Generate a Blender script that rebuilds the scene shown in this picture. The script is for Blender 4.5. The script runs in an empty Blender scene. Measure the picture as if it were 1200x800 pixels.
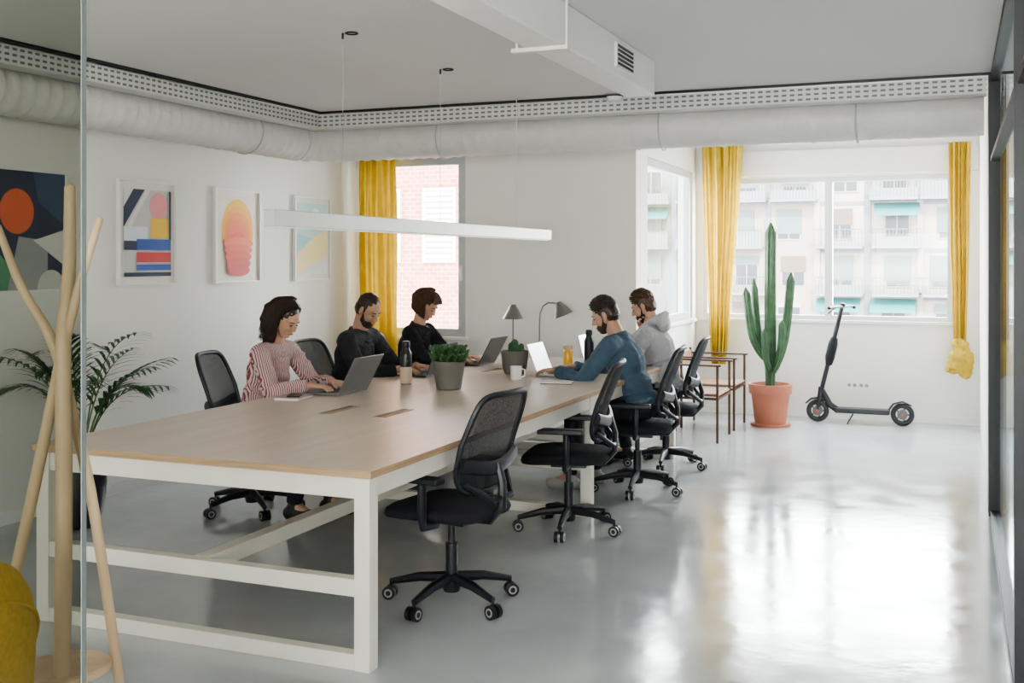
import bpy, bmesh, math, random
from mathutils import Vector, Matrix, noise as mnoise
random.seed(7)
S=bpy.context.scene
COL=S.collection
V=Vector
pi=math.pi
try: S.view_settings.look='AgX - Medium High Contrast'
except Exception as ex: print(ex)

# ---------------------------------------------------------------- materials
MC={}
def mat(name,col,rough=.6,metal=0.,var=.05,scale=6.,bump=0.,bscale=80.,transl=0.,coat=0.,emis=0.,bdist=.01):
    if name in MC: return MC[name]
    m=bpy.data.materials.new(name); m.use_nodes=True
    nt=m.node_tree; N=nt.nodes; L=nt.links
    b=N['Principled BSDF']; out=N['Material Output']
    tc=N.new('ShaderNodeTexCoord'); no=N.new('ShaderNodeTexNoise')
    no.inputs['Scale'].default_value=scale; no.inputs['Detail'].default_value=4
    L.new(tc.outputs['Object'],no.inputs['Vector'])
    r=N.new('ShaderNodeValToRGB')
    r.color_ramp.elements[0].position=.3; r.color_ramp.elements[1].position=.7
    c0=[max(0,c*(1-var)) for c in col]; c1=[min(1,c*(1+var)) for c in col]
    r.color_ramp.elements[0].color=(*c0,1); r.color_ramp.elements[1].color=(*c1,1)
    L.new(no.outputs['Fac'],r.inputs['Fac']); L.new(r.outputs['Color'],b.inputs['Base Color'])
    b.inputs['Roughness'].default_value=rough; b.inputs['Metallic'].default_value=metal
    b.inputs['Coat Weight'].default_value=coat
    if emis>0:
        L.new(r.outputs['Color'],b.inputs['Emission Color']); b.inputs['Emission Strength'].default_value=emis
    if bump>0:
        n2=N.new('ShaderNodeTexNoise'); n2.inputs['Scale'].default_value=bscale; n2.inputs['Distortion'].default_value=1.0
        L.new(tc.outputs['Object'],n2.inputs['Vector'])
        bp=N.new('ShaderNodeBump'); bp.inputs['Strength'].default_value=bump; bp.inputs['Distance'].default_value=bdist
        L.new(n2.outputs['Fac'],bp.inputs['Height']); L.new(bp.outputs['Normal'],b.inputs['Normal'])
    if transl>0:
        t=N.new('ShaderNodeBsdfTranslucent'); L.new(r.outputs['Color'],t.inputs['Color'])
        mx=N.new('ShaderNodeMixShader'); mx.inputs[0].default_value=transl
        L.new(b.outputs[0],mx.inputs[1]); L.new(t.outputs[0],mx.inputs[2]); L.new(mx.outputs[0],out.inputs['Surface'])
    MC[name]=m; return m

def glassmat(name,tint,gloss=.08,rough=.0):
    if name in MC: return MC[name]
    m=bpy.data.materials.new(name); m.use_nodes=True
    nt=m.node_tree; N=nt.nodes; L=nt.links
    N.remove(N['Principled BSDF']); out=N['Material Output']
    t=N.new('ShaderNodeBsdfTransparent'); t.inputs[0].default_value=(*tint,1)
    g=N.new('ShaderNodeBsdfGlossy'); g.inputs['Roughness'].default_value=rough; g.inputs[0].default_value=(.9,.95,.95,1)
    lw=N.new('ShaderNodeLayerWeight'); lw.inputs[0].default_value=.15
    mu=N.new('ShaderNodeMath'); mu.operation='MULTIPLY'; mu.inputs[1].default_value=gloss*4
    ad=N.new('ShaderNodeMath'); ad.operation='ADD'; ad.inputs[1].default_value=gloss*.15
    L.new(lw.outputs['Fresnel'],mu.inputs[0]); L.new(mu.outputs[0],ad.inputs[0])
    mx=N.new('ShaderNodeMixShader'); L.new(ad.outputs[0],mx.inputs[0])
    L.new(t.outputs[0],mx.inputs[1]); L.new(g.outputs[0],mx.inputs[2]); L.new(mx.outputs[0],out.inputs['Surface'])
    MC[name]=m; return m

def netmat():
    m=bpy.data.materials.new('black_net'); m.use_nodes=True
    nt=m.node_tree; N=nt.nodes; L=nt.links
    b=N['Principled BSDF']; b.inputs['Base Color'].default_value=(.012,.014,.02,1); b.inputs['Roughness'].default_value=.8
    tc=N.new('ShaderNodeTexCoord'); vo=N.new('ShaderNodeTexVoronoi'); vo.inputs['Scale'].default_value=420
    L.new(tc.outputs['Object'],vo.inputs['Vector'])
    gt=N.new('ShaderNodeMath'); gt.operation='GREATER_THAN'; gt.inputs[1].default_value=.38
    L.new(vo.outputs['Distance'],gt.inputs[0])
    ml=N.new('ShaderNodeMath'); ml.operation='MULTIPLY_ADD'; ml.inputs[1].default_value=.18; ml.inputs[2].default_value=.70
    L.new(gt.outputs[0],ml.inputs[0])
    t=N.new('ShaderNodeBsdfTransparent'); mx=N.new('ShaderNodeMixShader')
    L.new(ml.outputs[0],mx.inputs[0]); L.new(t.outputs[0],mx.inputs[1]); L.new(b.outputs[0],mx.inputs[2])
    L.new(mx.outputs[0],N['Material Output'].inputs['Surface'])
    return m

def stripemat(name,c0,c1,freq,vec=(1,1,0),duty=.5):
    m=bpy.data.materials.new(name); m.use_nodes=True
    nt=m.node_tree; N=nt.nodes; L=nt.links; b=N['Principled BSDF']; b.inputs['Roughness'].default_value=.8
    tc=N.new('ShaderNodeTexCoord'); dp=N.new('ShaderNodeVectorMath'); dp.operation='DOT_PRODUCT'
    dp.inputs[1].default_value=vec
    no=N.new('ShaderNodeTexNoise'); no.inputs['Scale'].default_value=4
    L.new(tc.outputs['Object'],no.inputs['Vector'])
    L.new(tc.outputs['Object'],dp.inputs[0])
    wob=N.new('ShaderNodeMath'); wob.operation='MULTIPLY_ADD'; wob.inputs[1].default_value=.02
    L.new(no.outputs['Fac'],wob.inputs[0]); L.new(dp.outputs['Value'],wob.inputs[2])
    mu=N.new('ShaderNodeMath'); mu.operation='MULTIPLY'; mu.inputs[1].default_value=freq
    L.new(wob.outputs[0],mu.inputs[0])
    fr=N.new('ShaderNodeMath'); fr.operation='FRACT'; L.new(mu.outputs[0],fr.inputs[0])
    lt=N.new('ShaderNodeMath'); lt.operation='LESS_THAN'; lt.inputs[1].default_value=duty; L.new(fr.outputs[0],lt.inputs[0])
    mx=N.new('ShaderNodeMix'); mx.data_type='RGBA'
    L.new(lt.outputs[0],mx.inputs['Factor']); mx.inputs['A'].default_value=(*c0,1); mx.inputs['B'].default_value=(*c1,1)
    L.new(mx.outputs['Result'],b.inputs['Base Color'])
    n2=N.new('ShaderNodeTexNoise'); n2.inputs['Scale'].default_value=12; n2.inputs['Distortion'].default_value=1
    L.new(tc.outputs['Object'],n2.inputs['Vector'])
    bp=N.new('ShaderNodeBump'); bp.inputs['Strength'].default_value=.6; bp.inputs['Distance'].default_value=.03
    L.new(n2.outputs['Fac'],bp.inputs['Height']); L.new(bp.outputs['Normal'],b.inputs['Normal'])
    return m

def floormat():
    m=bpy.data.materials.new('epoxy_floor'); m.use_nodes=True
    nt=m.node_tree; N=nt.nodes; L=nt.links; b=N['Principled BSDF']
    tc=N.new('ShaderNodeTexCoord'); n1=N.new('ShaderNodeTexNoise'); n1.inputs['Scale'].default_value=1.1; n1.inputs['Detail'].default_value=9; n1.inputs['Roughness'].default_value=.6
    L.new(tc.outputs['Object'],n1.inputs['Vector'])
    r=N.new('ShaderNodeValToRGB'); r.color_ramp.elements[0].position=.3; r.color_ramp.elements[1].position=.72
    r.color_ramp.elements[0].color=(.42,.445,.455,1); r.color_ramp.elements[1].color=(.56,.58,.585,1)
    L.new(n1.outputs['Fac'],r.inputs['Fac']); L.new(r.outputs['Color'],b.inputs['Base Color'])
    n2=N.new('ShaderNodeTexNoise'); n2.inputs['Scale'].default_value=4; n2.inputs['Detail'].default_value=9
    L.new(tc.outputs['Object'],n2.inputs['Vector'])
    mr=N.new('ShaderNodeMapRange'); mr.inputs['To Min'].default_value=.07; mr.inputs['To Max'].default_value=.21
    mr.inputs['From Min'].default_value=.25; mr.inputs['From Max'].default_value=.75
    L.new(n2.outputs['Fac'],mr.inputs['Value']); L.new(mr.outputs[0],b.inputs['Roughness'])
    b.inputs['IOR'].default_value=1.72
    n3=N.new('ShaderNodeTexNoise'); n3.inputs['Scale'].default_value=10; n3.inputs['Detail'].default_value=3
    L.new(tc.outputs['Object'],n3.inputs['Vector'])
    bp=N.new('ShaderNodeBump'); bp.inputs['Strength'].default_value=.07; bp.inputs['Distance'].default_value=.012
    L.new(n3.outputs['Fac'],bp.inputs['Height']); L.new(bp.outputs['Normal'],b.inputs['Normal'])
    return m

def woodmat(name,c0,c1,rough=.45,scale=(14,1.2,14)):
    m=bpy.data.materials.new(name); m.use_nodes=True
    nt=m.node_tree; N=nt.nodes; L=nt.links; b=N['Principled BSDF']
    tc=N.new('ShaderNodeTexCoord'); mp=N.new('ShaderNodeMapping'); mp.inputs['Scale'].default_value=scale
    L.new(tc.outputs['Object'],mp.inputs['Vector'])
    n=N.new('ShaderNodeTexNoise'); n.inputs['Scale'].default_value=1.6; n.inputs['Detail'].default_value=7; n.inputs['Distortion'].default_value=.6
    L.new(mp.outputs[0],n.inputs['Vector'])
    r=N.new('ShaderNodeValToRGB'); r.color_ramp.elements[0].position=.3; r.color_ramp.elements[1].position=.7
    r.color_ramp.elements[0].color=(*c0,1); r.color_ramp.elements[1].color=(*c1,1)
    L.new(n.outputs['Fac'],r.inputs['Fac']); L.new(r.outputs['Color'],b.inputs['Base Color']); b.inputs['Roughness'].default_value=rough
    return m

def hairmat(name,c0,c1):
    m=woodmat(name,c0,c1,.42,(90,90,25)); return m

def brickmat():
    m=bpy.data.materials.new('pink_brick'); m.use_nodes=True
    nt=m.node_tree; N=nt.nodes; L=nt.links; b=N['Principled BSDF']; b.inputs['Roughness'].default_value=.9
    tc=N.new('ShaderNodeTexCoord'); mp=N.new('ShaderNodeMapping'); mp.inputs['Rotation'].default_value=(pi/2,0,0)
    L.new(tc.outputs['Object'],mp.inputs['Vector'])
    br=N.new('ShaderNodeTexBrick'); br.inputs['Scale'].default_value=2.8
    br.inputs['Color1'].default_value=(.125,.045,.033,1); br.inputs['Color2'].default_value=(.16,.065,.048,1); br.inputs['Mortar'].default_value=(.19,.13,.105,1)
    br.inputs['Mortar Size'].default_value=.02
    L.new(mp.outputs[0],br.inputs['Vector']); L.new(br.outputs['Color'],b.inputs['Base Color'])
    return m

def traymat():
    m=bpy.data.materials.new('perforated_white_metal'); m.use_nodes=True
    nt=m.node_tree; N=nt.nodes; L=nt.links; b=N['Principled BSDF']; b.inputs['Roughness'].default_value=.5
    tc=N.new('ShaderNodeTexCoord'); sp=N.new('ShaderNodeSeparateXYZ'); L.new(tc.outputs['Object'],sp.inputs[0])
    def M(op,a,bv=None,c=None):
        x=N.new('ShaderNodeMath'); x.operation=op
        for i,q in enumerate((a,bv,c)):
            if q is None: continue
            if isinstance(q,(int,float)): x.inputs[i].default_value=q
            else: L.new(q,x.inputs[i])
        return x.outputs[0]
    s=M('ADD',sp.outputs[0],sp.outputs[1])
    f1=M('LESS_THAN',M('FRACT',M('MULTIPLY',s,20.)),.6)
    zz=M('FRACT',M('MULTIPLY',M('SUBTRACT',sp.outputs[2],2.535),32.))
    f2=M('MULTIPLY',M('GREATER_THAN',zz,.3),M('LESS_THAN',zz,.72))
    hole=M('MULTIPLY',f1,f2)
    mx=N.new('ShaderNodeMix'); mx.data_type='RGBA'; L.new(hole,mx.inputs['Factor'])
    mx.inputs['A'].default_value=(.64,.64,.62,1); mx.inputs['B'].default_value=(.17,.17,.165,1)
    L.new(mx.outputs['Result'],b.inputs['Base Color'])
    return m

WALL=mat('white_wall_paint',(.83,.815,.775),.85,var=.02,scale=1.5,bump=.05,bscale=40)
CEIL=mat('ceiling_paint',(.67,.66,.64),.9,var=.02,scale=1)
FLOOR=floormat()
WHITE=mat('white_lacquer',(.82,.81,.78),.45,var=.02)
LAMPW=mat('lamp_off_white',(.66,.65,.62),.4,var=.02)
TFRAME=mat('cream_table_frame',(.77,.74,.65),.45,var=.03)
WINF=mat('grey_aluminium_frame',(.50,.53,.55),.45,var=.02)
WINL=mat('pale_aluminium_frame',(.66,.69,.71),.45,var=.02)
BLACKP=mat('black_plastic',(.012,.013,.018),.42,var=.2)
BLACKF=mat('black_fabric',(.012,.013,.018),.9,var=.25,scale=60,bump=.3,bscale=300)
BLACKM=mat('black_metal',(.012,.013,.015),.5)
DUCT=mat('duct_wrap',(.67,.66,.63),.5,var=.05,scale=6,bump=.4,bscale=14,bdist=.02)
NET=netmat()
PLY=woodmat('birch_plywood',(.60,.49,.40),(.69,.58,.49),.33,(9,.8,9))
PLYE=woodmat('plywood_edge',(.36,.23,.13),(.50,.34,.20),.6,(2,2,90))
OAK=woodmat('pale_wood',(.47,.34,.21),(.60,.45,.29),.5,(8,8,1.2))
REDW=woodmat('red_brown_wood',(.07,.028,.018),(.12,.048,.03),.4,(9,9,1.5))
TAN=mat('tan_leather',(.26,.14,.08),.5,bump=.15)
YELC=mat('yellow_curtain_cloth',(.60,.42,.065),.9,var=.12,scale=9,transl=.15)
MUST=mat('mustard_upholstery',(.52,.34,.05),.95,var=.12,scale=80,bump=.4,bscale=300)
TERR=mat('terracotta',(.40,.15,.095),.75,var=.06)
SOIL=mat('soil',(.06,.04,.03),1,var=.3,scale=50,bump=.8)
CACT=mat('cactus_green',(.05,.115,.055),.6,var=.25,scale=15)
LEAF=mat('palm_leaf',(.03,.095,.03),.45,var=.3,scale=9)
LEAF2=mat('succulent_leaf',(.05,.12,.045),.5,var=.3,scale=20)
GREYPOT=mat('grey_ceramic',(.17,.16,.14),.6,var=.08,scale=12)
DARKPOT=mat('dark_ceramic',(.025,.028,.032),.35,var=.1)
SILVER=mat('silver_aluminium',(.55,.56,.57),.35,metal=.7)
DGREY=mat('dark_grey_aluminium',(.08,.085,.09),.4,metal=.5)
MGREY=mat('space_grey_aluminium',(.22,.225,.23),.4,metal=.5)
PAPER=mat('white_paper',(.82,.82,.80),.8,var=.02)
BRICK=brickmat()
CLEAR=glassmat('clear_glass',(.96,.98,.98),.05)
SMOKE=glassmat('smoked_glass',(.70,.71,.685),.02)
SCREEN=mat('screen_glow',(.75,.82,.9),.3,emis=2.0,var=.15,scale=20)

# ---------------------------------------------------------------- mesh builder
class MB:
    def __init__(s): s.v=[];s.f=[];s.m=[];s.cur=0
    def add(s,vs,fs):
        o=len(s.v); s.v+= [tuple(p) for p in vs]
        for f in fs: s.f.append(tuple(i+o for i in f)); s.m.append(s.cur)
        return s
    def mi(s,i): s.cur=i; return s
    def box(s,x0,x1,y0,y1,z0,z1):
        vs=[(x,y,z) for x in(x0,x1) for y in(y0,y1) for z in(z0,z1)]
        return s.add(vs,[(0,1,3,2),(4,6,7,5),(0,4,5,1),(2,3,7,6),(0,2,6,4),(1,5,7,3)])
    def obox(s,c,size,rot=None):
        c=V(c); h=V(size)/2; R=rot or Matrix.Identity(3)
        vs=[c+R@V((x*h.x,y*h.y,z*h.z)) for x in(-1,1) for y in(-1,1) for z in(-1,1)]
        return s.add(vs,[(0,1,3,2),(4,6,7,5),(0,4,5,1),(2,3,7,6),(0,2,6,4),(1,5,7,3)])
    def tube(s,pts,rad,n=12,closed=False,flat=None,ribs=0,ribd=.12):
        pts=[V(p) for p in pts]; k=len(pts)
        if not isinstance(rad,(list,tuple)): rad=[rad]*k
        tang=[]
        for i in range(k):
            if closed: t=pts[(i+1)%k]-pts[i-1]
            else: t=pts[min(i+1,k-1)]-pts[max(i-1,0)]
            tang.append(t.normalized() if t.length>1e-9 else V((0,0,1)))
        up=V((0,0,1)) if abs(tang[0].z)<.9 else V((1,0,0))
        n0=(up-tang[0]*up.dot(tang[0])).normalized()
        rings=[]
        for i in range(k):
            if i>0: n0=(n0-tang[i]*n0.dot(tang[i])).normalized()
            b=tang[i].cross(n0)
            ring=[]
            for j in range(n):
                a=2*pi*j/n; r=rad[i]
                if ribs: r*=1-ribd*(.5+.5*math.cos(a*ribs))
                e=(n0*math.cos(a)*(flat or 1)+b*math.sin(a))*r
                ring.append(pts[i]+e)
            rings.append(ring)
        vs=[p for r in rings for p in r]; fs=[]
        m=k if closed else k-1
        for i in range(m):
            a=i*n; bq=((i+1)%k)*n
            for j in range(n):
                fs.append((a+j,a+(j+1)%n,bq+(j+1)%n,bq+j))
        if not closed:
            fs.append(tuple(range(n-1,-1,-1))); fs.append(tuple((k-1)*n+j for j in range(n)))
        return s.add(vs,fs)
    def cyl(s,p0,p1,r0,r1=None,n=20): return s.tube([p0,p1],[r0,r0 if r1 is None else r1],n)
    def sph(s,c,r,rot=None,nu=16,nv=10):
        c=V(c); r=V((r,r,r)) if isinstance(r,(int,float)) else V(r); R=rot or Matrix.Identity(3)
        vs=[c+R@V((0,0,r.z))]
        for i in range(1,nv):
            t=pi*i/nv
            for j in range(nu):
                a=2*pi*j/nu
                vs.append(c+R@V((r.x*math.sin(t)*math.cos(a),r.y*math.sin(t)*math.sin(a),r.z*math.cos(t))))
        vs.append(c+R@V((0,0,-r.z))); fs=[]
        for j in range(nu): fs.append((0,1+j,1+(j+1)%nu))
        for i in range(nv-2):
            for j in range(nu):
                a=1+i*nu; b=a+nu; fs.append((a+j,b+j,b+(j+1)%nu,a+(j+1)%nu))
        a=1+(nv-2)*nu; l=len(vs)-1
        for j in range(nu): fs.append((a+j,l,a+(j+1)%nu))
        return s.add(vs,fs)
    def cap(s,p0,p1,r0,r1,n=14):
        s.tube([p0,p1],[r0,r1],n); s.sph(p0,r0,nu=n,nv=8); s.sph(p1,r1,nu=n,nv=8); return s
    def lathe(s,prof,c=(0,0,0),n=32):
        c=V(c); vs=[]; fs=[]
        for r,z in prof:
            for j in range(n):
                a=2*pi*j/n; vs.append(c+V((r*math.cos(a),r*math.sin(a),z)))
        for i in range(len(prof)-1):
            for j in range(n):
                fs.append((i*n+j,i*n+(j+1)%n,(i+1)*n+(j+1)%n,(i+1)*n+j))
        fs.append(tuple(range(n-1,-1,-1))); fs.append(tuple((len(prof)-1)*n+j for j in range(n)))
        return s.add(vs,fs)
    def mesh(s,name,mats,smooth=True,angle=38,recalc=True):
        me=bpy.data.meshes.new(name); me.from_pydata(s.v,[],s.f)
        mats=mats if isinstance(mats,(list,tuple)) else [mats]
        for m in mats: me.materials.append(m)
        for p,i in zip(me.polygons,s.m): p.material_index=i
        if recalc:
            bm=bmesh.new(); bm.from_mesh(me); bmesh.ops.recalc_face_normals(bm,faces=bm.faces[:]); bm.to_mesh(me); bm.free()
        if smooth:
            for p in me.polygons: p.use_smooth=True
            me.set_sharp_from_angle(angle=math.radians(angle))
        me.update(); return me
    def obj(s,name,mats,parent=None,bevel=0,seg=2,solid=0,**k):
        return put(name,s.mesh(name,mats,**k),parent,bevel,seg,solid)

def put(name,me,parent=None,bevel=0,seg=2,solid=0):
    o=bpy.data.objects.new(name,me); COL.objects.link(o)
    if parent is not None: o.parent=parent
    if solid:
        m=o.modifiers.new('solid','SOLIDIFY'); m.thickness=solid
    if bevel:
        m=o.modifiers.new('bevel','BEVEL'); m.width=bevel; m.segments=seg; m.limit_method='ANGLE'
    return o
def thing(name,label,cat,loc=(0,0,0),rz=0,group=None):
    e=bpy.data.objects.new(name,None); COL.objects.link(e); e.empty_display_size=.1
    e.location=loc; e.rotation_euler=(0,0,rz); e['label']=label; e['category']=cat
    if group: e['group']=group
    return e
def struct(o,label=None,cat=None):
    o['kind']='structure'
    o['label']=label or o.name; o['category']=cat or o.name.split('_')[0]
    return o
def copy_tree(o,parent=None):
    n=o.copy(); COL.objects.link(n); n.parent=parent
    for c in list(o.children): copy_tree(c,n)
    return n
def blob(mb,voxel,smooth=4,noise=0,fac=.5,nscale=.025):
    me=mb.mesh('tmp',[],smooth=False)
    o=bpy.data.objects.new('tmp',me); COL.objects.link(o)
    r=o.modifiers.new('r','REMESH'); r.mode='VOXEL'; r.voxel_size=voxel
    sm=o.modifiers.new('s','SMOOTH'); sm.iterations=smooth; sm.factor=fac
    if noise:
        tx=bpy.data.textures.new('clouds','CLOUDS'); tx.noise_scale=nscale
        d=o.modifiers.new('d','DISPLACE'); d.texture=tx; d.strength=noise; d.mid_level=.5
    dg=bpy.context.evaluated_depsgraph_get(); dg.update()
    res=bpy.data.meshes.new_from_object(o.evaluated_get(dg))
    bpy.data.objects.remove(o); bpy.data.meshes.remove(me)
    for p in res.polygons: p.use_smooth=True
    return res
def blobobj(name,mb,m,parent,voxel,smooth=4,noise=0,nscale=.025):
    me=blob(mb,voxel,smooth,noise,nscale=nscale); me.materials.clear(); me.materials.append(m); me.name=name
    return put(name,me,parent)

# ---------------------------------------------------------------- camera
H=1.53
ZOOM=1.0; ZU,ZV=600,400
cam=bpy.data.cameras.new('camera'); co=bpy.data.objects.new('camera',cam); COL.objects.link(co)
cam.sensor_width=36; cam.lens=1282/1200*36*ZOOM; cam.shift_y=-(ZV-305)/1200*ZOOM; cam.shift_x=(ZU-600)/1200*ZOOM
co.location=(0,0,H); co.rotation_euler=(pi/2,0,math.radians(22.1))
cam.clip_end=500
S.camera=co

# ---------------------------------------------------------------- room shell
XL=-5.1; XR=.2; YA=8.76; YB=11.0; XB=-2.45; YF=-2.5; XR2=2.6; ZS=2.9; ZC=2.65
struct(MB().box(XL-.15,XR2+.1,YF-.1,YB+.15,-.1,0).obj('floor',FLOOR),'glossy mottled pale grey epoxy floor')
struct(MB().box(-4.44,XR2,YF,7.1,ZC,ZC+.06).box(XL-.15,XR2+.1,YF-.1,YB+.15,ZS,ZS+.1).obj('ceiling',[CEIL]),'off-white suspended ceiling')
struct(MB().box(XL-.15,XL,YF-.1,YA+.15,0,ZS).obj('wall_left',WALL),'white painted wall with framed posters')
wx0,wx1,wz0,wz1=-4.98,-4.0,.855,2.445
struct(MB().box(XL,wx0,YA,YA+.15,0,ZS).box(wx1,XB,YA,YA+.15,0,ZS).box(wx0,wx1,YA,YA+.15,0,wz0).box(wx0,wx1,YA,YA+.15,wz1,ZS).obj('wall_rear',WALL),'white painted wall with tall window')
sy0,sy1,sz0,sz1=9.12,10.85,.95,2.42
struct(MB().box(XB-.15,XB,YA+.15,sy0,0,ZS).box(XB-.15,XB,sy1,YB,0,ZS).box(XB-.15,XB,sy0,sy1,0,sz0).box(XB-.15,XB,sy0,sy1,sz1,ZS).obj('wall_alcove',WALL),'white alcove side wall')
bx0,bx1,bz0,bz1=-2.38,-.03,.95,2.34
cx0,cx1=.27,1.6
struct(MB().box(XB-.15,bx0,YB,YB+.15,0,ZS).box(bx1,cx0,YB,YB+.15,0,ZS).box(cx1,XR2,YB,YB+.15,0,ZS)
  .box(bx0,bx1,YB,YB+.15,0,bz0).box(bx0,bx1,YB,YB+.15,bz1,ZS).box(cx0,cx1,YB,YB+.15,0,bz0).box(cx0,cx1,YB,YB+.15,bz1,ZS).obj('wall_back',WALL),'white painted wall with wide windows')
struct(MB().box(XR,XR+.1,7.33,YB,0,ZS).obj('wall_right',WALL),'white painted wall beside the glass partition')
struct(MB().box(XR2,XR2+.1,YF-.1,YB+.15,0,ZS).obj('wall_outer',WALL),'white outer wall')
fx0,fx1,fz0,fz1=-2.5,1.0,1.0,2.1
struct(MB().box(XL,XR2,YF-.1,YF,0,fz0).box(XL,XR2,YF-.1,YF,fz1,ZS).box(XL,fx0,YF-.1,YF,fz0,fz1).box(fx1,XR2,YF-.1,YF,fz0,fz1).obj('wall_front',WALL),'white wall with an unseen opening added for fill light')  # opening behind the camera is added, sized to set the fill light
struct(MB().box(XL,XL+.012,YF,YA,0,.07).obj('baseboard_left',WHITE)); 
struct(MB().box(XB,XR,YB-.012,YB,0,.07).obj('baseboard_back',WHITE))
struct(MB().box(-4.47,-4.44,YF,7.13,ZC-.015,ZS).box(-4.44,XR2,7.1,7.13,ZC-.015,ZS).obj('trim_shade_strip',BLACKM),'black strip standing in for shade in the ceiling gap')  # black strip stands in for the shade above the ceiling edge
def window(name,axis,a0,a1,z0,z1,pos,mull,fw,label,fm):
    mb=MB()
    def bar(p0,p1,q0,q1,t=.06):
        if axis=='x': mb.box(p0,p1,pos-t/2,pos+t/2,q0,q1)
        else: mb.box(pos-t/2,pos+t/2,p0,p1,q0,q1)
    e_=.001
    bar(a0+e_,a1-e_,z0+e_,z0+fw);bar(a0+e_,a1-e_,z1-fw,z1-e_);bar(a0+e_,a0+fw,z0+fw,z1-fw);bar(a1-fw,a1-e_,z0+fw,z1-fw)
    for m in mull: bar(m-fw*.8,m+fw*.8,z0+fw,z1-fw,.075)
    o=struct(mb.obj(name,fm),label,'window')
    g=MB()
    if axis=='x': g.box(a0+fw,a1-fw,pos-.003,pos+.003,z0+fw,z1-fw)
    else: g.box(pos-.003,pos+.003,a0+fw,a1-fw,z0+fw,z1-fw)
    g.obj('glass_pane',CLEAR,o)
    s=MB()
    if axis=='x': s.box(a0-.03,a1+.03,YA-.03 if pos<9 else YB-.03,pos-.031,z0-.03,z0+.001)
    else: s.box(pos+.031,pos+.09,a0-.03,a1+.03,z0-.03,z0+.001)
    s.obj('sill',WHITE,o,bevel=.004)
    return o
w1=window('window_1','x',wx0,wx1,wz0,wz1,YA+.035,[],.07,'tall grey aluminium window facing brick building',WINF)
MB().box(wx1-.050,wx1-.025,YA-.02,YA+.004,1.35,1.48).obj('window_handle',WHITE,w1,bevel=.003)
window('window_2','y',sy0,sy1,sz0,sz1,XB-.05,[],.07,'grey aluminium side window of the alcove',WINF)
window('window_3','x',bx0,bx1,bz0,bz1,YB+.05,[-1.15],.045,'wide sliding aluminium window facing apartment block',WINL)
window('window_4','x',cx0,cx1,bz0,bz1,YB+.07,[.9],.05,'aluminium window of the adjoining room',WINL)
struct(MB().box(bx0-.02,XR-.001,YB-.05,YB,bz1+.02,bz1+.27).obj('trim_2',WHITE,bevel=.01),'white roller shutter box')
d=MB()
for y in (2.0,4.05,7.165): d.box(XR-.02,XR+.05,y-.03,y+.03,0,ZC)
d.box(XR-.02,XR+.08,7.23,7.33,0,ZC)
for (a_,b_) in ((2.03,4.02),(4.08,7.135)):
    d.box(XR-.01,XR+.04,a_,b_,0,.035).box(XR-.01,XR+.04,a_,b_,ZC-.05,ZC).box(XR-.01,XR+.04,a_,b_,2.12,2.15)
do=struct(d.obj('door_1',BLACKM),'black framed glass partition','glass partition')
MB().box(XR+.012,XR+.02,2.03,7.135,.03,ZC-.04).obj('glass_pane',CLEAR,do)
g=struct(MB().box(-3.4,-1.333,1.4,1.41,.02,ZC).obj('window_5',SMOKE),'frameless smoked glass partition panel','glass partition')
MB().box(-1.3335,-1.3315,1.3998,1.4102,.02,ZC).obj('glass_edge',mat('glass_edge',(.13,.15,.145),.9),g)
MB().box(-3.4,-1.333,1.385,1.425,0,.02).obj('floor_track',SILVER,g)

# ---------------------------------------------------------------- ducts / ceiling services
TM=traymat()
t=thing('cable_tray','white perforated metal cable tray along the ceiling edge','cable tray',(0,0,0))
MB().box(-4.50,-4.475,YF,7.16,2.535,2.63).box(-4.60,-4.475,YF,7.28,2.53,2.536).obj('tray_run',TM,t)
MB().box(-4.475,XR-.03,7.135,7.16,2.535,2.63).box(-4.475,XR-.03,7.135,7.28,2.53,2.536).obj('tray_run',TM,t)
path=[];rad=[]
R0=.140
cxd,cyd,zd=-4.76,7.5,2.455
n_=int((cyd-.25-YF)/.02)+1
for k in range(n_): path.append((cxd,YF+.02*k,zd)); rad.append(R0+(.011 if k%5==0 else (.004 if k%5 in(1,4) else 0)))
for a in range(0,91,9):
    t_=math.radians(a); path.append((cxd+.25-.25*math.cos(t_),cyd-.25+.25*math.sin(t_),zd)); rad.append(R0+(.010 if a%27==0 else 0))
xx=cxd+.28; k=0
while xx<XR-.03:
    path.append((xx,cyd,zd)); rad.append(R0+((.010 if k%5==0 else (.004 if k%5 in (1,4) else 0)) if xx<-3.0 else (.008 if k%30==0 else (.0025 if k%6==0 else 0)))); xx+=.02; k+=1
dt=thing('ventilation_duct','round off-white ventilation duct running below the ceiling','duct',(0,0,0))
dm=MB().tube(path,rad,32)
dm.v=[tuple(V(v)+V((mnoise.noise(V(v)*6),mnoise.noise(V(v)*6+V((9,3,1))),mnoise.noise(V(v)*6+V((2,8,5)))))*.004) for v in dm.v]
dm.obj('duct_pipe',DUCT,dt,angle=60)
STRAP=mat('strap_grey',(.45,.45,.44),.5)
for yy in (1.5,4.2,6.6):
    MB().tube([(cxd+.156*math.cos(a),yy,zd+.156*math.sin(a)) for a in [q*pi/12 for q in range(24)]],.005,6,closed=True).cyl((cxd,yy,zd+.15),(cxd,yy,ZS),.004,n=6).obj('hanger_strap',STRAP,dt)
for xx in (-3.6,-1.9,-.6):
    MB().tube([(xx,cyd+.154*math.cos(a),zd+.154*math.sin(a)) for a in [q*pi/12 for q in range(24)]],.005,6,closed=True).cyl((xx,cyd,zd+.15),(xx,cyd,ZS),.004,n=6).obj('hanger_strap',STRAP,dt)
ac=thing('air_conditioning_duct','white rectangular ceiling duct with a dark air grille','air duct',(0,0,0))
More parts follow.
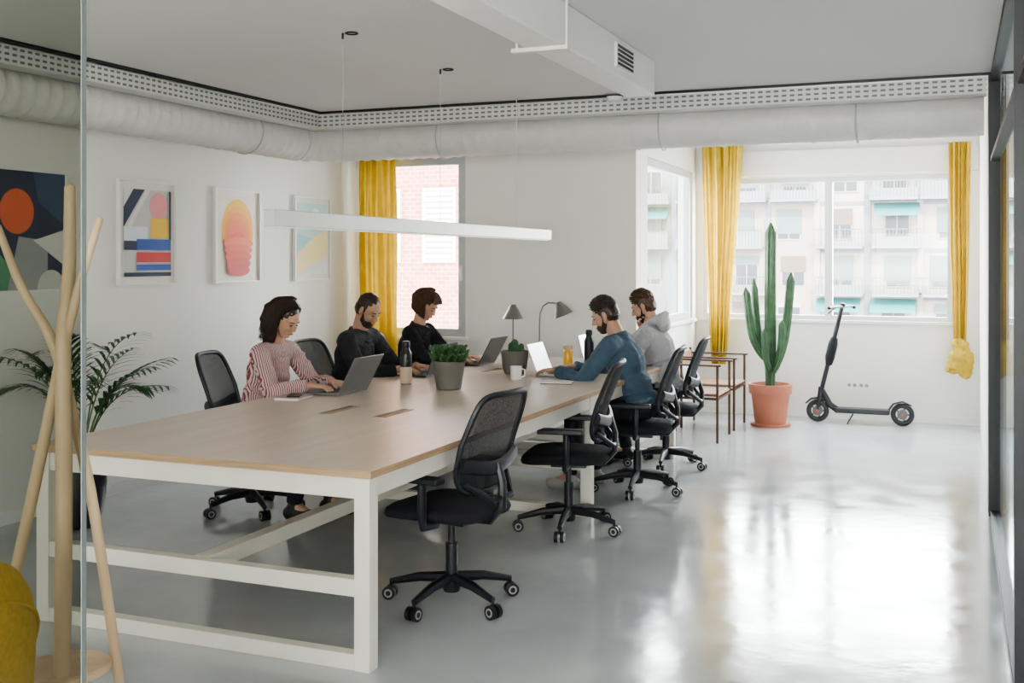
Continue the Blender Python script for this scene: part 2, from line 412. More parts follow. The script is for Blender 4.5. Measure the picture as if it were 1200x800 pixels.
MB().box(-1.74,-1.57,-1,6.0,2.455,ZC-.001).obj('duct_box',WHITE,ac,bevel=.006)
gm=MB().mi(0).box(-1.57,-1.558,5.22,5.52,2.495,2.615).mi(1)
for q in range(5): gm.box(-1.557,-1.553,5.235,5.505,2.505+q*.022,2.517+q*.022)
gm.obj('air_grille',[WHITE,BLACKP],ac)
MB().box(-1.80,-1.54,4.42,4.46,2.435,2.453).cyl((-1.55,4.44,2.45),(-1.55,4.44,ZC-.001),.006,n=8).cyl((-1.78,4.44,2.45),(-1.78,4.44,ZC-.001),.006,n=8).obj('hanger_bracket',TFRAME,ac)
sd=thing('smoke_detector','small round white smoke detector under the tray','smoke detector',(-2.13,7.08,2.60))
MB().lathe([(.02,-.0),(.045,.005),(.05,.02),(.055,.03),(.03,.034)]).obj('detector_body',WHITE,sd)
pl=thing('pendant_lamp','long white linear pendant lamp hanging over the table','pendant lamp',(-2.8,5.83,1.68))
MB().box(-.03,.03,-1.77,1.77,0,.075).obj('lamp_bar',LAMPW,pl,bevel=.004)
MB().box(-.022,.022,-1.74,1.74,-.004,.001).obj('diffuser',mat('diffuser',(.85,.85,.82),.5,emis=.3),pl)
WIRE=mat('wire_grey',(.45,.44,.42),.5)
for yy in (4.68,5.78,6.98):
    MB().cyl((0,yy-5.83,.07),(0,yy-5.83,ZC-1.68),.0016 if yy<6 else .003,n=6).obj('suspension_wire',WIRE if yy<6 else TFRAME,pl)
    if yy<6: MB().tube([(.05+.03*math.cos(a),yy-5.83+.03*math.sin(a),ZC-1.68-.006) for a in [q*pi/8 for q in range(16)]],.004,6,closed=True).cyl((0,yy-5.83,ZC-1.68-.03),(0,yy-5.83,ZC-1.68-.001),.006,n=8).obj('ceiling_hook',BLACKM,pl)

# ---------------------------------------------------------------- posters
def pm(c): return mat('ink_%d_%d_%d'%tuple(int(q*100) for q in c),c,.6,var=.03)
def poster(y0,y1,z0,z1,shapes,label):
    e=thing('framed_poster',label,'poster',(XL,(y0+y1)/2,z0)); w=y1-y0;h=z1-z0
    fr=MB(); f=.014
    fr.box(.002,.03,-w/2,w/2,0,f).box(.002,.03,-w/2,w/2,h-f,h).box(.002,.03,-w/2,-w/2+f,f,h-f).box(.002,.03,w/2-f,w/2,f,h-f)
    fr.obj('picture_frame',WHITE,e)
    mats=[];pr=MB();x=.012
    def mi(c):
        m=pm(c)
        if m not in mats: mats.append(m)
        pr.mi(mats.index(m))
    X=lambda u:(u-.5)*(w-2*f); Z=lambda v:f+v*(h-2*f)
    for sh in shapes:
        x+=.0006
        mi(sh[-1])
        if sh[0]=='r':
            _,a,b,c,d_,_c=sh; pr.add([(x,X(a),Z(b)),(x,X(c),Z(b)),(x,X(c),Z(d_)),(x,X(a),Z(d_))],[(0,1,2,3)])
        elif sh[0]=='c':
            _,a,b,ru,rv,t0,t1,_c=sh; n=28
            ps=[(x,X(a+ru*math.cos(math.radians(t0+(t1-t0)*q/n))),Z(b+rv*math.sin(math.radians(t0+(t1-t0)*q/n)))) for q in range(n+(0 if t1-t0==360 else 1))]
            pr.add(ps,[tuple(range(len(ps)))])
        else:
            ps=[(x,X(a),Z(b)) for a,b in sh[1]]; pr.add(ps,[tuple(range(len(ps)))])
    pr.obj('art_print',mats,e,smooth=False,recalc=False)
OR=(.75,.14,.05);NV=(.02,.03,.07);CR=(.72,.70,.64);YL=(.85,.52,.04);BL=(.02,.09,.38);PK=(.78,.30,.32);RD=(.62,.04,.05)
TL=(.27,.50,.48)
poster(4.64,5.22,1.34,2.07,[('r',0,0,1,1,NV),('c',.33,.66,.23,.19,0,360,OR),('p',[(.55,1),(1,1),(1,.55),(.62,.75)],(.05,.09,.16)),
  ('p',[(0,.0),(.5,.0),(.0,.38)],(.1,.3,.16)),('p',[(.2,.0),(.75,.0),(.75,.42),(.35,.45)],(.35,.36,.36)),('p',[(.55,.42),(1,.2),(1,.52)],(.72,.7,.66)),('c',.8,.0,.2,.17,0,180,(.6,.6,.56))],'poster with orange circle on dark navy ground')
poster(5.66,6.24,1.36,2.07,[('r',0,0,1,1,CR),('r',.08,.07,.92,.93,(.56,.56,.54)),('p',[(.08,.93),(.08,.55),(.45,.93)],NV),('p',[(.08,.5),(.08,.42),(.55,.93),(.47,.93)],(.75,.7,.65)),
  ('p',[(.08,.93),(.08,.75),(.25,.93)],(.7,.7,.68)),
  ('c',.7,.77,.17,.14,0,360,PK),('r',.55,.45,.88,.65,YL),('r',.08,.42,.5,.56,(.7,.75,.78)),('r',.3,.33,.92,.44,BL),('r',.3,.21,.92,.31,RD),('r',.3,.13,.92,.19,BL),('r',.08,.33,.3,.42,NV),('r',.08,.07,.92,.11,NV),('r',.88,.44,.92,.93,NV)],'geometric poster with pink circle and coloured bars')
sh=[('r',0,0,1,1,(.74,.66,.58))]
cols=[(.85,.46,.02),(.85,.36,.02),(.82,.25,.02),(.80,.18,.02),(.78,.13,.03),(.72,.08,.03),(.65,.05,.03)]
for q,c in enumerate(cols):
    sh.append(('c',.5,.58-.035*q,.36-.028*q,.33-.038*q,0,180,c)); sh.append(('r',.14+.028*q,.45,.86-.028*q,.58-.035*q,c))
for q in range(5):
    sh.append(('c',.5,.42-.075*q,.34-.02*q,.07,0,360,[(.80,.14,.04),(.75,.10,.04),(.7,.07,.03),(.62,.05,.03),(.55,.04,.04)][q]))
poster(6.67,7.24,1.36,2.07,sh,'poster of stacked orange and red arches')
poster(7.72,8.28,1.36,2.07,[('r',0,0,1,1,(.66,.66,.60)),('r',.06,.5,.94,.94,(.42,.60,.58)),('p',[(.06,.06),(.94,.3),(.94,.62),(.45,.5),(.06,.3)],(.76,.62,.32)),('c',.6,.78,.12,.1,0,360,(.8,.78,.72)),('p',[(.06,.3),(.5,.5),(.06,.56)],TL),('p',[(.2,.06),(.94,.06),(.94,.2)],(.66,.72,.70))],'pale teal and sand abstract poster')

# ---------------------------------------------------------------- table
TX0,TX1,TY0,TY1=-3.64,-2.0,3.54,8.35
tb=thing('conference_table','long plywood-topped table with cream steel frame','table',((TX0+TX1)/2,(TY0+TY1)/2,0))
ox,oy=(TX0+TX1)/2,(TY0+TY1)/2
def B(mb,x0,x1,y0,y1,z0,z1): return mb.box(x0-ox,x1-ox,y0-oy,y1-oy,z0,z1)
m=MB(); B(m,TX0,TX1,TY0,TY1,.722,.75)
me_o=m.obj('tabletop',[PLY,PLYE],tb,bevel=.002)
for p in me_o.data.polygons: p.material_index=0 if abs(p.normal.z)>.5 else 1
w=.066
for yy in (TY0+.012,6.2,TY1-.085):
    for xx in (TX0+.012,TX1-.012-w):
        m=MB(); B(m,xx,xx+w,yy,yy+w,0,.72); m.obj('leg',TFRAME,tb,bevel=.003)
    xa,xb=TX0+.012+w,TX1-.012-w
    m=MB(); B(m,xa,xb,yy+.01,yy+.056,.64,.72); m.obj('crossbar',TFRAME,tb,bevel=.003)
    m=MB(); B(m,xa,xb,yy+.005,yy+.061,.275,.34); m.obj('crossbar',TFRAME,tb,bevel=.003)
    m=MB(); B(m,xa,xb,yy+.005,yy+.061,.0,.06); m.obj('crossbar',TFRAME,tb,bevel=.003)
for xx in (TX0+.02,TX1-.07):
    m=MB(); B(m,xx,xx+.05,TY0+.078,TY1-.085,.645,.72); m.obj('side_rail',TFRAME,tb,bevel=.003)
m=MB(); B(m,ox-.035,ox+.035,TY0+.073,TY1-.09,.275,.34); m.obj('stretcher',TFRAME,tb,bevel=.003)
for (xx,yy) in ((-2.98,4.95),(-2.66,4.95),(-3.05,7.15)):
    m=MB(); m.mi(0); B(m,xx-.035,xx+.035,yy-.16,yy+.16,.7495,.7515); m.mi(1); B(m,xx-.028,xx+.0,yy-.15,yy+.15,.7515,.7525)
    m.obj('cable_flap',[PLYE,BLACKP],tb)

# ---------------------------------------------------------------- office chair
def make_chair():
    e=thing('office_chair','x','office chair',(0,0,0),group='black mesh office chairs around the table')
    m=MB().lathe([(.035,.055),(.04,.07),(.04,.125),(.03,.13)])
    for q in range(5):
        a=2*pi*q/5+.3; c,s_=math.cos(a),math.sin(a)
        m.tube([(c*.02,s_*.02,.115),(c*.15,s_*.15,.108),(c*.285,s_*.285,.078)],[.026,.021,.014],8)
        m.cyl((c*.285,s_*.285,.09),(c*.285,s_*.285,.045),.007,n=8)
    base=m.obj('star_base',BLACKP,e)
    for q in range(5):
        a=2*pi*q/5+.3; c,s_=math.cos(a),math.sin(a); cc=V((c*.29,s_*.29,.03)); ta=V((-s_,c,0)).lerp(V((c,s_,0)),.3*math.sin(q*3)).normalized()
        w=MB()
        for sg in (-1,1):
            w.mi(0).cyl(cc+ta*.007*sg,cc+ta*.026*sg,.03,n=20)
            w.mi(1).cyl(cc+ta*.026*sg,cc+ta*.0275*sg,.019,n=16)
            w.mi(0).cyl(cc+ta*.0275*sg,cc+ta*.0285*sg,.012,n=12)
        w.obj('caster',[BLACKP,mat('caster_ring',(.40,.38,.36),.4)],base)
    MB().cyl((0,0,.12),(0,0,.27),.027).cyl((0,0,.27),(0,0,.39),.016).obj('gas_column',BLACKP,e)
    MB().obox((-.01,0,.385),(.2,.16,.035)).cyl((0,-.05,.385),(0,-.24,.37),.008,n=8).obj('seat_mechanism',BLACKP,e,bevel=.008)
    m=MB(); n=36; prof=[(0,.0),(.85,.0),(.97,.012),(1,.03),(.97,.05),(.88,.062),(.5,.07),(0,.07)]
    vs=[];fs=[]
    for r,z in prof:
        for j in range(n):
            a=2*pi*j/n; ex=.45
            sx=math.copysign(abs(math.cos(a))**ex,math.cos(a)); sy=math.copysign(abs(math.sin(a))**ex,math.sin(a))
            k=.92+.08*sx
            zz=z-(.018*max(0,sx*r)**3)
            vs.append((.245*sx*max(r,.01)+.01,.245*sy*k*max(r,.01),.40+zz))
    for i in range(len(prof)-1):
        for j in range(n): fs.append((i*n+j,i*n+(j+1)%n,(i+1)*n+(j+1)%n,(i+1)*n+j))
    m.add(vs,fs).obj('seat',BLACKF,e,angle=60)
    def P(s,t,off=0):
        wd=.182+.035*math.sin(pi*min(1,t*1.0)**.8)+.012*t; x=-.215-.075*t+.045*s*s+off+.026*math.cos((t-.25)*4)
        return V((x,s*wd,.53+.43*t))
    pts=[]
    N_=56
    for q in range(N_):
        a=2*pi*q/N_; ex=.32
        s_=math.copysign(abs(math.cos(a))**ex,math.cos(a)); t_=.5+.5*math.copysign(abs(math.sin(a))**ex,math.sin(a))
        pts.append(P(s_,t_))
    MB().tube(pts,.013,8,closed=True).obj('backrest_frame',BLACKP,e)
    g=MB(); nu,nv=12,14; vs=[];fs=[]
    for i in range(nv+1):
        for j in range(nu+1):
            t_=i/nv; s_=-1+2*j/nu
            lim=1.0
            if t_<.10: lim=.86+.14*(t_/.10)
            if t_>.90: lim=.86+.14*((1-t_)/.10)
            vs.append(P(s_*lim,t_))
    for i in range(nv):
        for j in range(nu): fs.append((i*(nu+1)+j,i*(nu+1)+j+1,(i+1)*(nu+1)+j+1,(i+1)*(nu+1)+j))
    g.add(vs,fs).obj('backrest_mesh',NET,e,recalc=False)
    l=MB(); 
    l.tube([P(-1.0+.2*q,.33-.10*math.cos((-1+.2*q)*1.4),-.025+.0) for q in range(11)],.02,8,flat=1.6)
    l.obj('lumbar_support',BLACKP,e)
    MB().tube([(-.06,0,.385),(-.2,0,.39),(-.262,0,.46),(-.265,0,.56),P(0,.28,-.03)],[.02,.022,.024,.022,.018],8,flat=.8).tube([P(-.85,.12,-.01),(-.262,-.08,.50),(-.262,.08,.50),P(.85,.12,-.01)],.014,8).obj('back_support',BLACKP,e)
    for sg in (-1,1):
        arm=MB().tube([(-.02,sg*.14,.385),(-.02,sg*.255,.395),(-.03,sg*.275,.45),(-.03,sg*.275,.585)],[.014,.016,.02,.018],8,flat=1.5)
        arm.obox((.0,sg*.275,.60),(.25,.07,.028))
        arm.obj('armrest',BLACKP,e,bevel=.008)
    return e
proto=make_chair()
chairs=[(-2.09,4.43,172,'empty black mesh office chair with backrest turned outward'),
 (-2.04,5.88,190,'empty black mesh office chair standing beside the table leg'),
 (-1.96,7.04,187,'black mesh office chair under the man in blue shirt'),
 (-2.0,7.97,187,'black mesh office chair under the man in grey hoodie'),
 (-3.99,5.6,15,'black mesh office chair under the woman in striped shirt'),
 (-4.0,6.67,0,'black mesh office chair under the man in black jacket'),
 (-3.97,7.5,0,'black mesh office chair under the woman in black top')]
for i,(x,y,a,l) in enumerate(chairs):
    c=proto if i==0 else copy_tree(proto)
    c.location=(x,y,0); c.rotation_euler=(0,0,math.radians(a)); c['label']=l

# ---------------------------------------------------------------- people
def skin(c,n): return mat(n,c,.5,var=.06,scale=25)
SK1=skin((.58,.34,.24),'skin_light'); SK2=skin((.47,.27,.185),'skin_medium')
HB=hairmat('dark_hair',(.012,.008,.006),(.055,.034,.022))
HBR=hairmat('brown_hair',(.035,.017,.010),(.12,.058,.030))
BRD=mat('beard_hair',(.045,.028,.020),.85,var=.5,scale=90,bump=.6,bscale=200)
LIP=mat('lips',(.42,.19,.15),.5); EYE=mat('eye_dark',(.05,.03,.025),.4)
DENIM=mat('dark_trouser_cloth',(.018,.02,.028),.85,var=.2,scale=30,bump=.6,bscale=14,bdist=.03)
SHOE=mat('sneaker_grey',(.35,.34,.33),.6); SHOED=mat('dark_shoe',(.02,.018,.018),.5)
def ik(Sh,W,L1,L2,pole):
    d=W-Sh; D=min(d.length,L1+L2-.004); a=(L1*L1-L2*L2+D*D)/(2*D); h=math.sqrt(max(1e-6,L1*L1-a*a)); dn=d.normalized()
    p=(pole-dn*pole.dot(dn)).normalized(); return Sh+dn*a+p*h
def hand(mb,W,x,up,ts,curl=.8,sc=1.):
    x=x.normalized(); z=(up-x*up.dot(x)).normalized(); y=z.cross(x)*ts
    fl=[(.033,.90),(.011,1.0),(-.011,.94),(-.032,.76)]
    for yy,ln in fl:
        p1=W+x*.082*sc+y*yy*sc
        mb.cap(W+x*.005+y*yy*.55*sc,p1,.016*sc,.0125*sc,10)
        dirl=(x+y*yy*4).normalized(); p=p1; ang=0
        for seg,(l,r) in enumerate(((.043,.0105),(.028,.009),(.021,.008))):
            ang+=curl*(.35,.55,.45)[seg]
            dd=dirl*math.cos(ang)-z*math.sin(ang)
            q=p+dd*l*ln*sc; mb.cap(p,q,r*sc,r*.9*sc,10); p=q
    p=W+x*.025+y*.022*sc
    for l,r,(a,b,c) in ((.042,.0145,(.62,.75,-.15)),(.032,.0115,(.8,.5,-.3)),(.026,.0095,(.9,.2,-.4))):
        dd=(x*a+y*b+z*c).normalized(); q=p+dd*l*sc; mb.cap(p,q,r*sc,r*.9*sc,10); p=q
def person(loc,rz,label,sk,top,hairm,hair,lean=15,pitch=38,yaw=0,beard=False,female=False,wl=(.52,.12,.795),wr=(.52,-.12,.795),chin=False,shoe=SHOED,extra=None,topname='shirt',broad=0.):
    e=thing('person',label,'person',loc,rz)
    rnd=random.Random(int(abs(loc[1])*100))
    HS=.90 if female else .94
    lr=math.radians(lean); RL=Matrix.Rotation(lr,3,'Y'); P0=V((0,0,.575)); sp=RL@V((0,0,1)); fw=RL@V((1,0,0))
    sw=.160 if female else .19+broad; k=.88 if female else 1.
    neck=P0+sp*.485; hr=math.radians(lean+12)
    HC=neck+V((math.sin(hr),0,math.cos(hr)))*.150
    RH=Matrix.Rotation(math.radians(yaw),3,'Z')@Matrix.Rotation(math.radians(pitch),3,'Y')
    RS=RH@Matrix.Scale(HS,3)
    h=lambda x,y,z:HC+RS@V((x,y,z))
    sh={1:P0+sp*.42+V((0.015,sw,0)),-1:P0+sp*.42+V((0.015,-sw,0))}
    wr_={1:V(wl),-1:V(wr)}
    L1,L2=(.27*k+.02,.25*k+.01)
    el={s:ik(sh[s],wr_[s],L1,L2,V((-.3,s*.7,-1.))) for s in(1,-1)}
    if chin:
        wr_[-1]=h(.075,-.03,-.165); el[-1]=V((.40,-.20,.80))
    hip={s:P0+V((.02,s*.085,-.03)) for s in (1,-1)}; knee={s:V((.43,s*.11,.535)) for s in (1,-1)}; ank={s:V((.40+.05*s,s*.12,.09)) for s in (1,-1)}
    b=MB(); NR=.85 if female else 1
    b.sph(h(-.012,0,.03),(.093,.074,.092),RS).sph(h(.022,0,-.03),(.063,.056,.080),RS).sph(h(.055,0,-.086),(.025,.026,.020),RS)
    b.cap(h(.084,0,.016),h(.100 if female else .103,0,-.020),.0085*HS*NR,.0115*HS*NR,10).sph(h(.094,.010,-.026),.0085*HS*NR).sph(h(.094,-.010,-.026),.0085*HS*NR)
    b.cap(h(.071,-.035,.032),h(.071,.035,.032),.011*HS,.011*HS,8)
    b.sph(h(.060,.032,-.020),.024*HS).sph(h(.060,-.032,-.020),.024*HS)
    b.sph(h(.079,0,-.055),(.013,.022,.014),RS)
    for s in(1,-1): b.sph(h(-.008,s*.076,-.002),(.017,.009,.030),RS); b.cap(h(.0,s*.058,-.03),h(.05,s*.022,-.09),.018*HS,.018*HS,8)
    b.cap(h(-.025,0,-.05),neck-sp*.03,.048*k+.002,.058*k,16)
    b.cap(neck-sp*.03,neck-sp*.08,.058*k,.075*k,16)
    b.sph(P0+sp*.30,(.10*k,.145*k,.16),RL).sph(P0+sp*.12,(.09*k,.125*k,.14),RL).sph(P0,(.10,.145,.09),RL)
    b.cap(sh[1]-V((0,.03,0)),sh[-1]+V((0,.03,0)),.05*k,.05*k)
    for s in(1,-1):
        b.cap(sh[s],el[s],.045*k,.036*k); b.cap(el[s],wr_[s],.037*k,.024*k)
        b.cap(el[s].lerp(wr_[s],.2),el[s].lerp(wr_[s],.45),.04*k,.036*k)
        if chin and s==-1: hand(b,wr_[s],(h(.06,.03,-.07)-wr_[s]),V((.6,-.8,0)),1,1.1,.92)
        else: hand(b,wr_[s],V((1,-s*.18,-.06)),V((0,0,1)),-s,.75,.95 if not female else .86)
        b.cap(hip[s],knee[s],.07,.048); b.cap(knee[s],ank[s],.048,.032)
        b.cap(ank[s],ank[s]+V((.12,0,-.05)),.032,.026)
    blobobj('body',b,sk,e,.0044,5)
    for s in(1,-1):
        MB().sph(h(.0765,s*.030,.006),(.006,.0125,.0045),RS).obj('eye',EYE,e)
        MB().tube([h(.083,s*.014,.030),h(.083,s*.032,.035),h(.070,s*.050,.028)],[.0022,.0028,.0015] if female else [.003,.0035,.002],6).obj('eyebrow',hairm,e)
    MB().sph(h(.0935 if beard else .0905,0,-.055),(.004,.018,.0055),RS).obj('mouth',LIP,e)
    # TOP
    c=MB(); q=.014
    c.sph(P0+sp*.30,(.115*k+q,.16*k+q+broad,.165),RL).sph(P0+sp*.13,(.105*k+q,.145*k+q+broad*.6,.15),RL).sph(P0+sp*.01,(.12+q,.165+q*.5,.09),RL)
    if female: c.sph(P0+sp*.28+fw*.07,(.06,.12,.07),RL)
    c.cap(sh[1]-V((0,.04,0)),sh[-1]+V((0,.04,0)),.058*k+q,.058*k+q); c.cap(neck-sp*.10,neck-sp*.055,.10*k,.085*k)
    for s in(1,-1):
        c.cap(sh[s],neck-sp*.05+V((0,s*.02,0)),.05*k,.035*k)
        cuff=el[s].lerp(wr_[s],.9)
        c.cap(sh[s],el[s],.05*k+q,.042*k+q); c.tube([el[s],el[s].lerp(wr_[s],.4),cuff],[.043*k+q,.04*k+q,.031*k+q*.8],16); c.sph(el[s],.043*k+q)
        for u in (.25,.5,.72,.9):
            c.sph(sh[s].lerp(el[s],u)+V((rnd.uniform(-.012,.012),0,0)),(.05*k+q*1.4,.05*k+q*1.25,.012),Matrix.Rotation(rnd.uniform(-.8,.8),3,'Y'))
        for u in (.12,.33,.58):
            ax=((wr_[s]-el[s]).normalized()+V((rnd.uniform(-.4,.4),rnd.uniform(-.4,.4),rnd.uniform(-.4,.4)))).normalized(); c.sph(el[s].lerp(wr_[s],u),(.042*k+q*1.25,.042*k+q*1.25,.010),ax.to_track_quat('Z','Y').to_matrix())
    for u in (.0,.07,.14,.22):
        c.sph(P0+sp*u+fw*.015,(.128*k+q,.158*k+q,.012),Matrix.Rotation(lr+rnd.uniform(-.3,.6),3,'Y')@Matrix.Rotation(rnd.uniform(-.3,.3),3,'X'))
    blobobj(topname,c,top,e,.0075,3,.016,.07)
    col=MB(); cc=neck-sp*.022
    ring=[2*pi*i/24 for i in range(24)]
    col.tube([cc+RL@V((.070*k*math.cos(a)+.006,.070*k*math.sin(a),.016-.030*max(0,math.cos(a))**2-.006*math.cos(a))) for a in ring],.013,8,closed=True)
    col.tube([cc+RL@V((.080*k*math.cos(a)+.008,.080*k*math.sin(a),-.004-.030*max(0,math.cos(a))**2-.008*math.cos(a))) for a in ring],.012,8,closed=True)
    blobobj('collar',col,top,e,.005,3)
    if extra=='hood':
        hd=MB(); hd.sph(neck-fw*.085+sp*.0,(.055,.115,.075),RL); hd.tube([neck+RL@V((.10*math.cos(a)-.02,.10*math.sin(a),.02-.035*math.cos(a))) for a in [2*pi*i/20 for i in range(20)]],.028,8,closed=True)
        blobobj('hood',hd,top,e,.008,5,.012,.04)
    t=MB(); t.sph(P0-V((0,0,.01)),(.125,.175,.095))
    for s in(1,-1):
        t.cap(hip[s],knee[s],.083,.062); t.tube([knee[s],knee[s].lerp(ank[s],.5),ank[s]+V((0,0,.01))],[.062,.055,.048],16)
    blobobj('trousers',t,DENIM,e,.009,5,.016,.06)
    for s in(1,-1):
        f=MB().cap(ank[s]+V((-.03,0,-.045)),ank[s]+V((.14,0,-.052)),.042,.036).cap(ank[s]+V((-.01,0,-.045)),ank[s]+V((0,0,.0)),.042,.04)
        blobobj('shoe',f,shoe,e,.008,4)
    # HAIR
    hm=MB()
    if hair in('short','buzz'):
        g_=.0 if hair=='buzz' else .006
        hm.sph(h(-.022,0,.042),(.092+g_*.6,.0775+g_*.4,.089+g_),RS).sph(h(-.045,0,.0),(.066,.077,.075),RS)
        for s in(1,-1): hm.cap(h(.010,s*.066,.035),h(.010,s*.0665,-.005),.011,.008,8)
        me=blob(hm,.005,2,.007 if hair=='buzz' else .010,nscale=.015)
        if hair=='short':
            bmx=bmesh.new(); bmx.from_mesh(me); lk=MB()
            for i in range(420):
                th=rnd.uniform(0,2*pi); z0=rnd.uniform(.15,1); st=math.sqrt(1-z0*z0)
                nrm=V((st*math.cos(th),st*math.sin(th),z0))
                if nrm.x>.78: continue
                p=V((-.022+nrm.x*.094,nrm.y*.078,.042+nrm.z*.094)); dr=(nrm*.5+V((.7,rnd.uniform(-.5,.5),.15))).normalized()
                L_=rnd.uniform(.018,.032); pp=[p-nrm*.004,p+dr*L_*.5+nrm*.003,p+dr*L_+nrm*.001]
                lk.tube([h(*q_) for q_ in pp],[.004,.0035,.001],5)
            m2=lk.mesh('t',[],angle=80); bmx.from_mesh(m2); bmx.to_mesh(me); bmx.free()
            for p in me.polygons: p.use_smooth=True
        me.materials.clear(); me.materials.append(hairm); put('hair',me,e)
    else:
        lng=hair=='long'
        hm.sph(h(-.022,0,.042),(.095,.080,.091),RS).sph(h(-.050,0,-.01),(.062,.080,.09),RS)
        me=blob(hm,.006,2,.006); bmx=bmesh.new(); bmx.from_mesh(me)
        lk=MB(); down=V((0,0,-1))
        for s in(1,-1):
            for i in range(340):
                x0=rnd.uniform(-.10,.044 if lng else .050); u0=(x0+.10)/.152
                rr=math.sqrt(max(.05,1-((x0+.018)/.105)**2))
                pts=[]; wob=rnd.uniform(0,6); off=rnd.uniform(.0,.026 if lng else .012)
                back=-.30*(1-u0)*rnd.uniform(.3,1)-(.28 if lng else .20)*u0
                for j in range(9):
                    ph=math.radians(2+12.2*j)
                    pts.append(h(x0+back*.16*(j/8)**1.3,s*(.081+off*(j/8))*math.sin(ph)*(rr*.45+.55),.040+(.093+off*.6)*math.cos(ph)*rr))
                l=(rnd.uniform(.14,.22) if lng else rnd.uniform(.085,.115)); p=pts[-1]
                iw=(-.30-(.65*u0 if s>0 else .15*u0)) if lng else (-.12 if s<0 else -.35)
                inward=RH@V((iw,s*.03,0))
                wa=rnd.uniform(.008,.018)
                for j in range(1,9):
                    tt=j/8; pts.append(p+(down+inward*tt*.8)*l*tt+V((math.sin(wob*.5+tt*8)*wa*min(1,tt*2) if lng else 0,s*(.020 if lng else .004)*math.sin(tt*3)+math.cos(wob*.5+tt*7)*.006*tt,0)))
                n=len(pts); lk.tube(pts,[.0038*(1-.7*(k_/(n-1))**3) for k_ in range(n)],4)
        for i in range(240):
            y0=rnd.uniform(-.07,.07); pts=[]; off=rnd.uniform(0,.018); wob=rnd.uniform(0,6)
            for j in range(8):
                ph=math.radians(4+13.5*j); pts.append(h(-.018-(.100+off)*math.sin(ph),y0*(.6+.4*math.sin(ph)),.040+(.094+off)*math.cos(ph)))
            l=(rnd.uniform(.13,.20) if lng else rnd.uniform(.06,.10)); p=pts[-1]
            for j in range(1,8):
                tt=j/7; pts.append(p+down*l*tt+RH@V((.02*tt,0,0))+V((math.sin(wob*.4+tt*7)*.012*tt,math.cos(wob+tt*4)*.008*tt,0)))
            n=len(pts); lk.tube(pts,[.004*(1-.7*(k_/(n-1))**3) for k_ in range(n)],4)
        if not lng:
            for i in range(80):
                y0=rnd.uniform(-.058,.058); pts=[]
                for j in range(7):
                    ph=math.radians(4+rnd.uniform(10.4,11.2)*j); pts.append(h(-.016+.1045*math.sin(ph),y0*(.7+.45*j/6),.038+.097*math.cos(ph)))
                lk.tube(pts,[.004,.004,.004,.004,.0035,.003,.0015],4)
        m2=lk.mesh('t',[],angle=80); bmx.from_mesh(m2); bmx.to_mesh(me); bmx.free()
        for p in me.polygons: p.use_smooth=True
        me.materials.clear(); me.materials.append(hairm); put('hair',me,e)
    if beard:
        bd=MB().sph(h(.044,0,-.066),(.0495,.047,.040),RS).sph(h(.050,0,-.090),(.036,.036,.028),RS)
        for s in(1,-1): bd.cap(h(.012,s*.0595,-.022),h(.024,s*.050,-.060),.010*HS,.018*HS); bd.cap(h(.024,s*.050,-.060),h(.05,s*.030,-.085),.020*HS,.022*HS)
        blobobj('beard',bd,BRD,e,.004,3,.005,.012)
    return e
FB=dict(bump=.6,bscale=11,bdist=.03)
STR=stripemat('red_white_striped_cloth',(.62,.53,.52),(.30,.07,.08),84,(.55,1,0),.42)
person((-3.96,5.6,0),0,'woman in red and white striped shirt typing on a laptop',SK1,STR,HB,'long',lean=17,pitch=32,yaw=-6,female=True,wl=(.48,.10,.80),wr=(.47,-.12,.80))
person((-3.97,6.67,0),0,'bearded man in black jacket working on a laptop',SK2,mat('black_jacket_cloth',(.016,.017,.022),.8,var=.3,**FB),HB,'buzz',lean=14,pitch=34,yaw=-8,beard=True,wl=(.5,.12,.80),wr=(.5,-.13,.80))
person((-3.93,7.5,0),0,'woman with brown bob in black top leaning over a laptop',SK1,mat('black_knit',(.015,.015,.019),.9,var=.3,**FB),HBR,'bob',lean=14,pitch=34,yaw=-5,female=True,wl=(.48,.10,.80),wr=(.48,-.12,.80))
person((-1.94,7.04,0),pi,'bearded man in blue denim shirt reaching to his laptop',SK2,mat('blue_denim_shirt_cloth',(.062,.108,.155),.85,var=.06,scale=60,**FB),HB,'short',lean=20,pitch=26,yaw=8,beard=True,wl=(.54,.16,.80),wr=(.52,-.10,.80),shoe=SHOE,broad=.015)
person((-1.99,7.97,0),pi,'bearded man in grey hoodie resting his chin on a hand',SK1,mat('grey_hoodie_cloth',(.42,.42,.43),.9,var=.06,scale=60,**FB),HBR,'short',lean=14,pitch=26,yaw=6,beard=True,wl=(.47,.14,.80),wr=(.5,-.1,.80),chin=True,extra='hood')

# ---------------------------------------------------------------- table objects
ZT=.7505
def laptop(loc,rz,lid,label,glow=False,ang=112,w=.32,dp=.22):
    e=thing('laptop',label,'laptop',loc,rz)
    base=MB().mi(0).box(-dp/2,dp/2,-w/2,w/2,.003,.016).mi(1)
    for r in range(5):
        for c in range(12): base.box(-.02+r*.022,-.003+r*.022,-w/2+.022+c*(w-.04)/12,-w/2+.022+(c+.82)*(w-.04)/12,.016,.0175)
    base.box(-.09,-.035,-.05,.05,.016,.0164)
    base.obj('keyboard_base',[lid,BLACKP],e)
    a=math.radians(ang-90); R=Matrix.Rotation(a,3,'Y'); hp=V((dp/2,0,.016))
    MB().obox(hp+R@V((.003,0,dp/2)),(.006,w,dp),R).obj('lid',lid,e,bevel=.002)
    MB().obox(hp+R@V((-.0006,0,dp/2)),(.0008,w-.02,dp-.02),R).obj('screen',SCREEN if glow else DGREY,e)
laptop((-3.40,5.6,ZT),0,MGREY,'open grey laptop used by the woman in stripes',ang=118,w=.34,dp=.235)
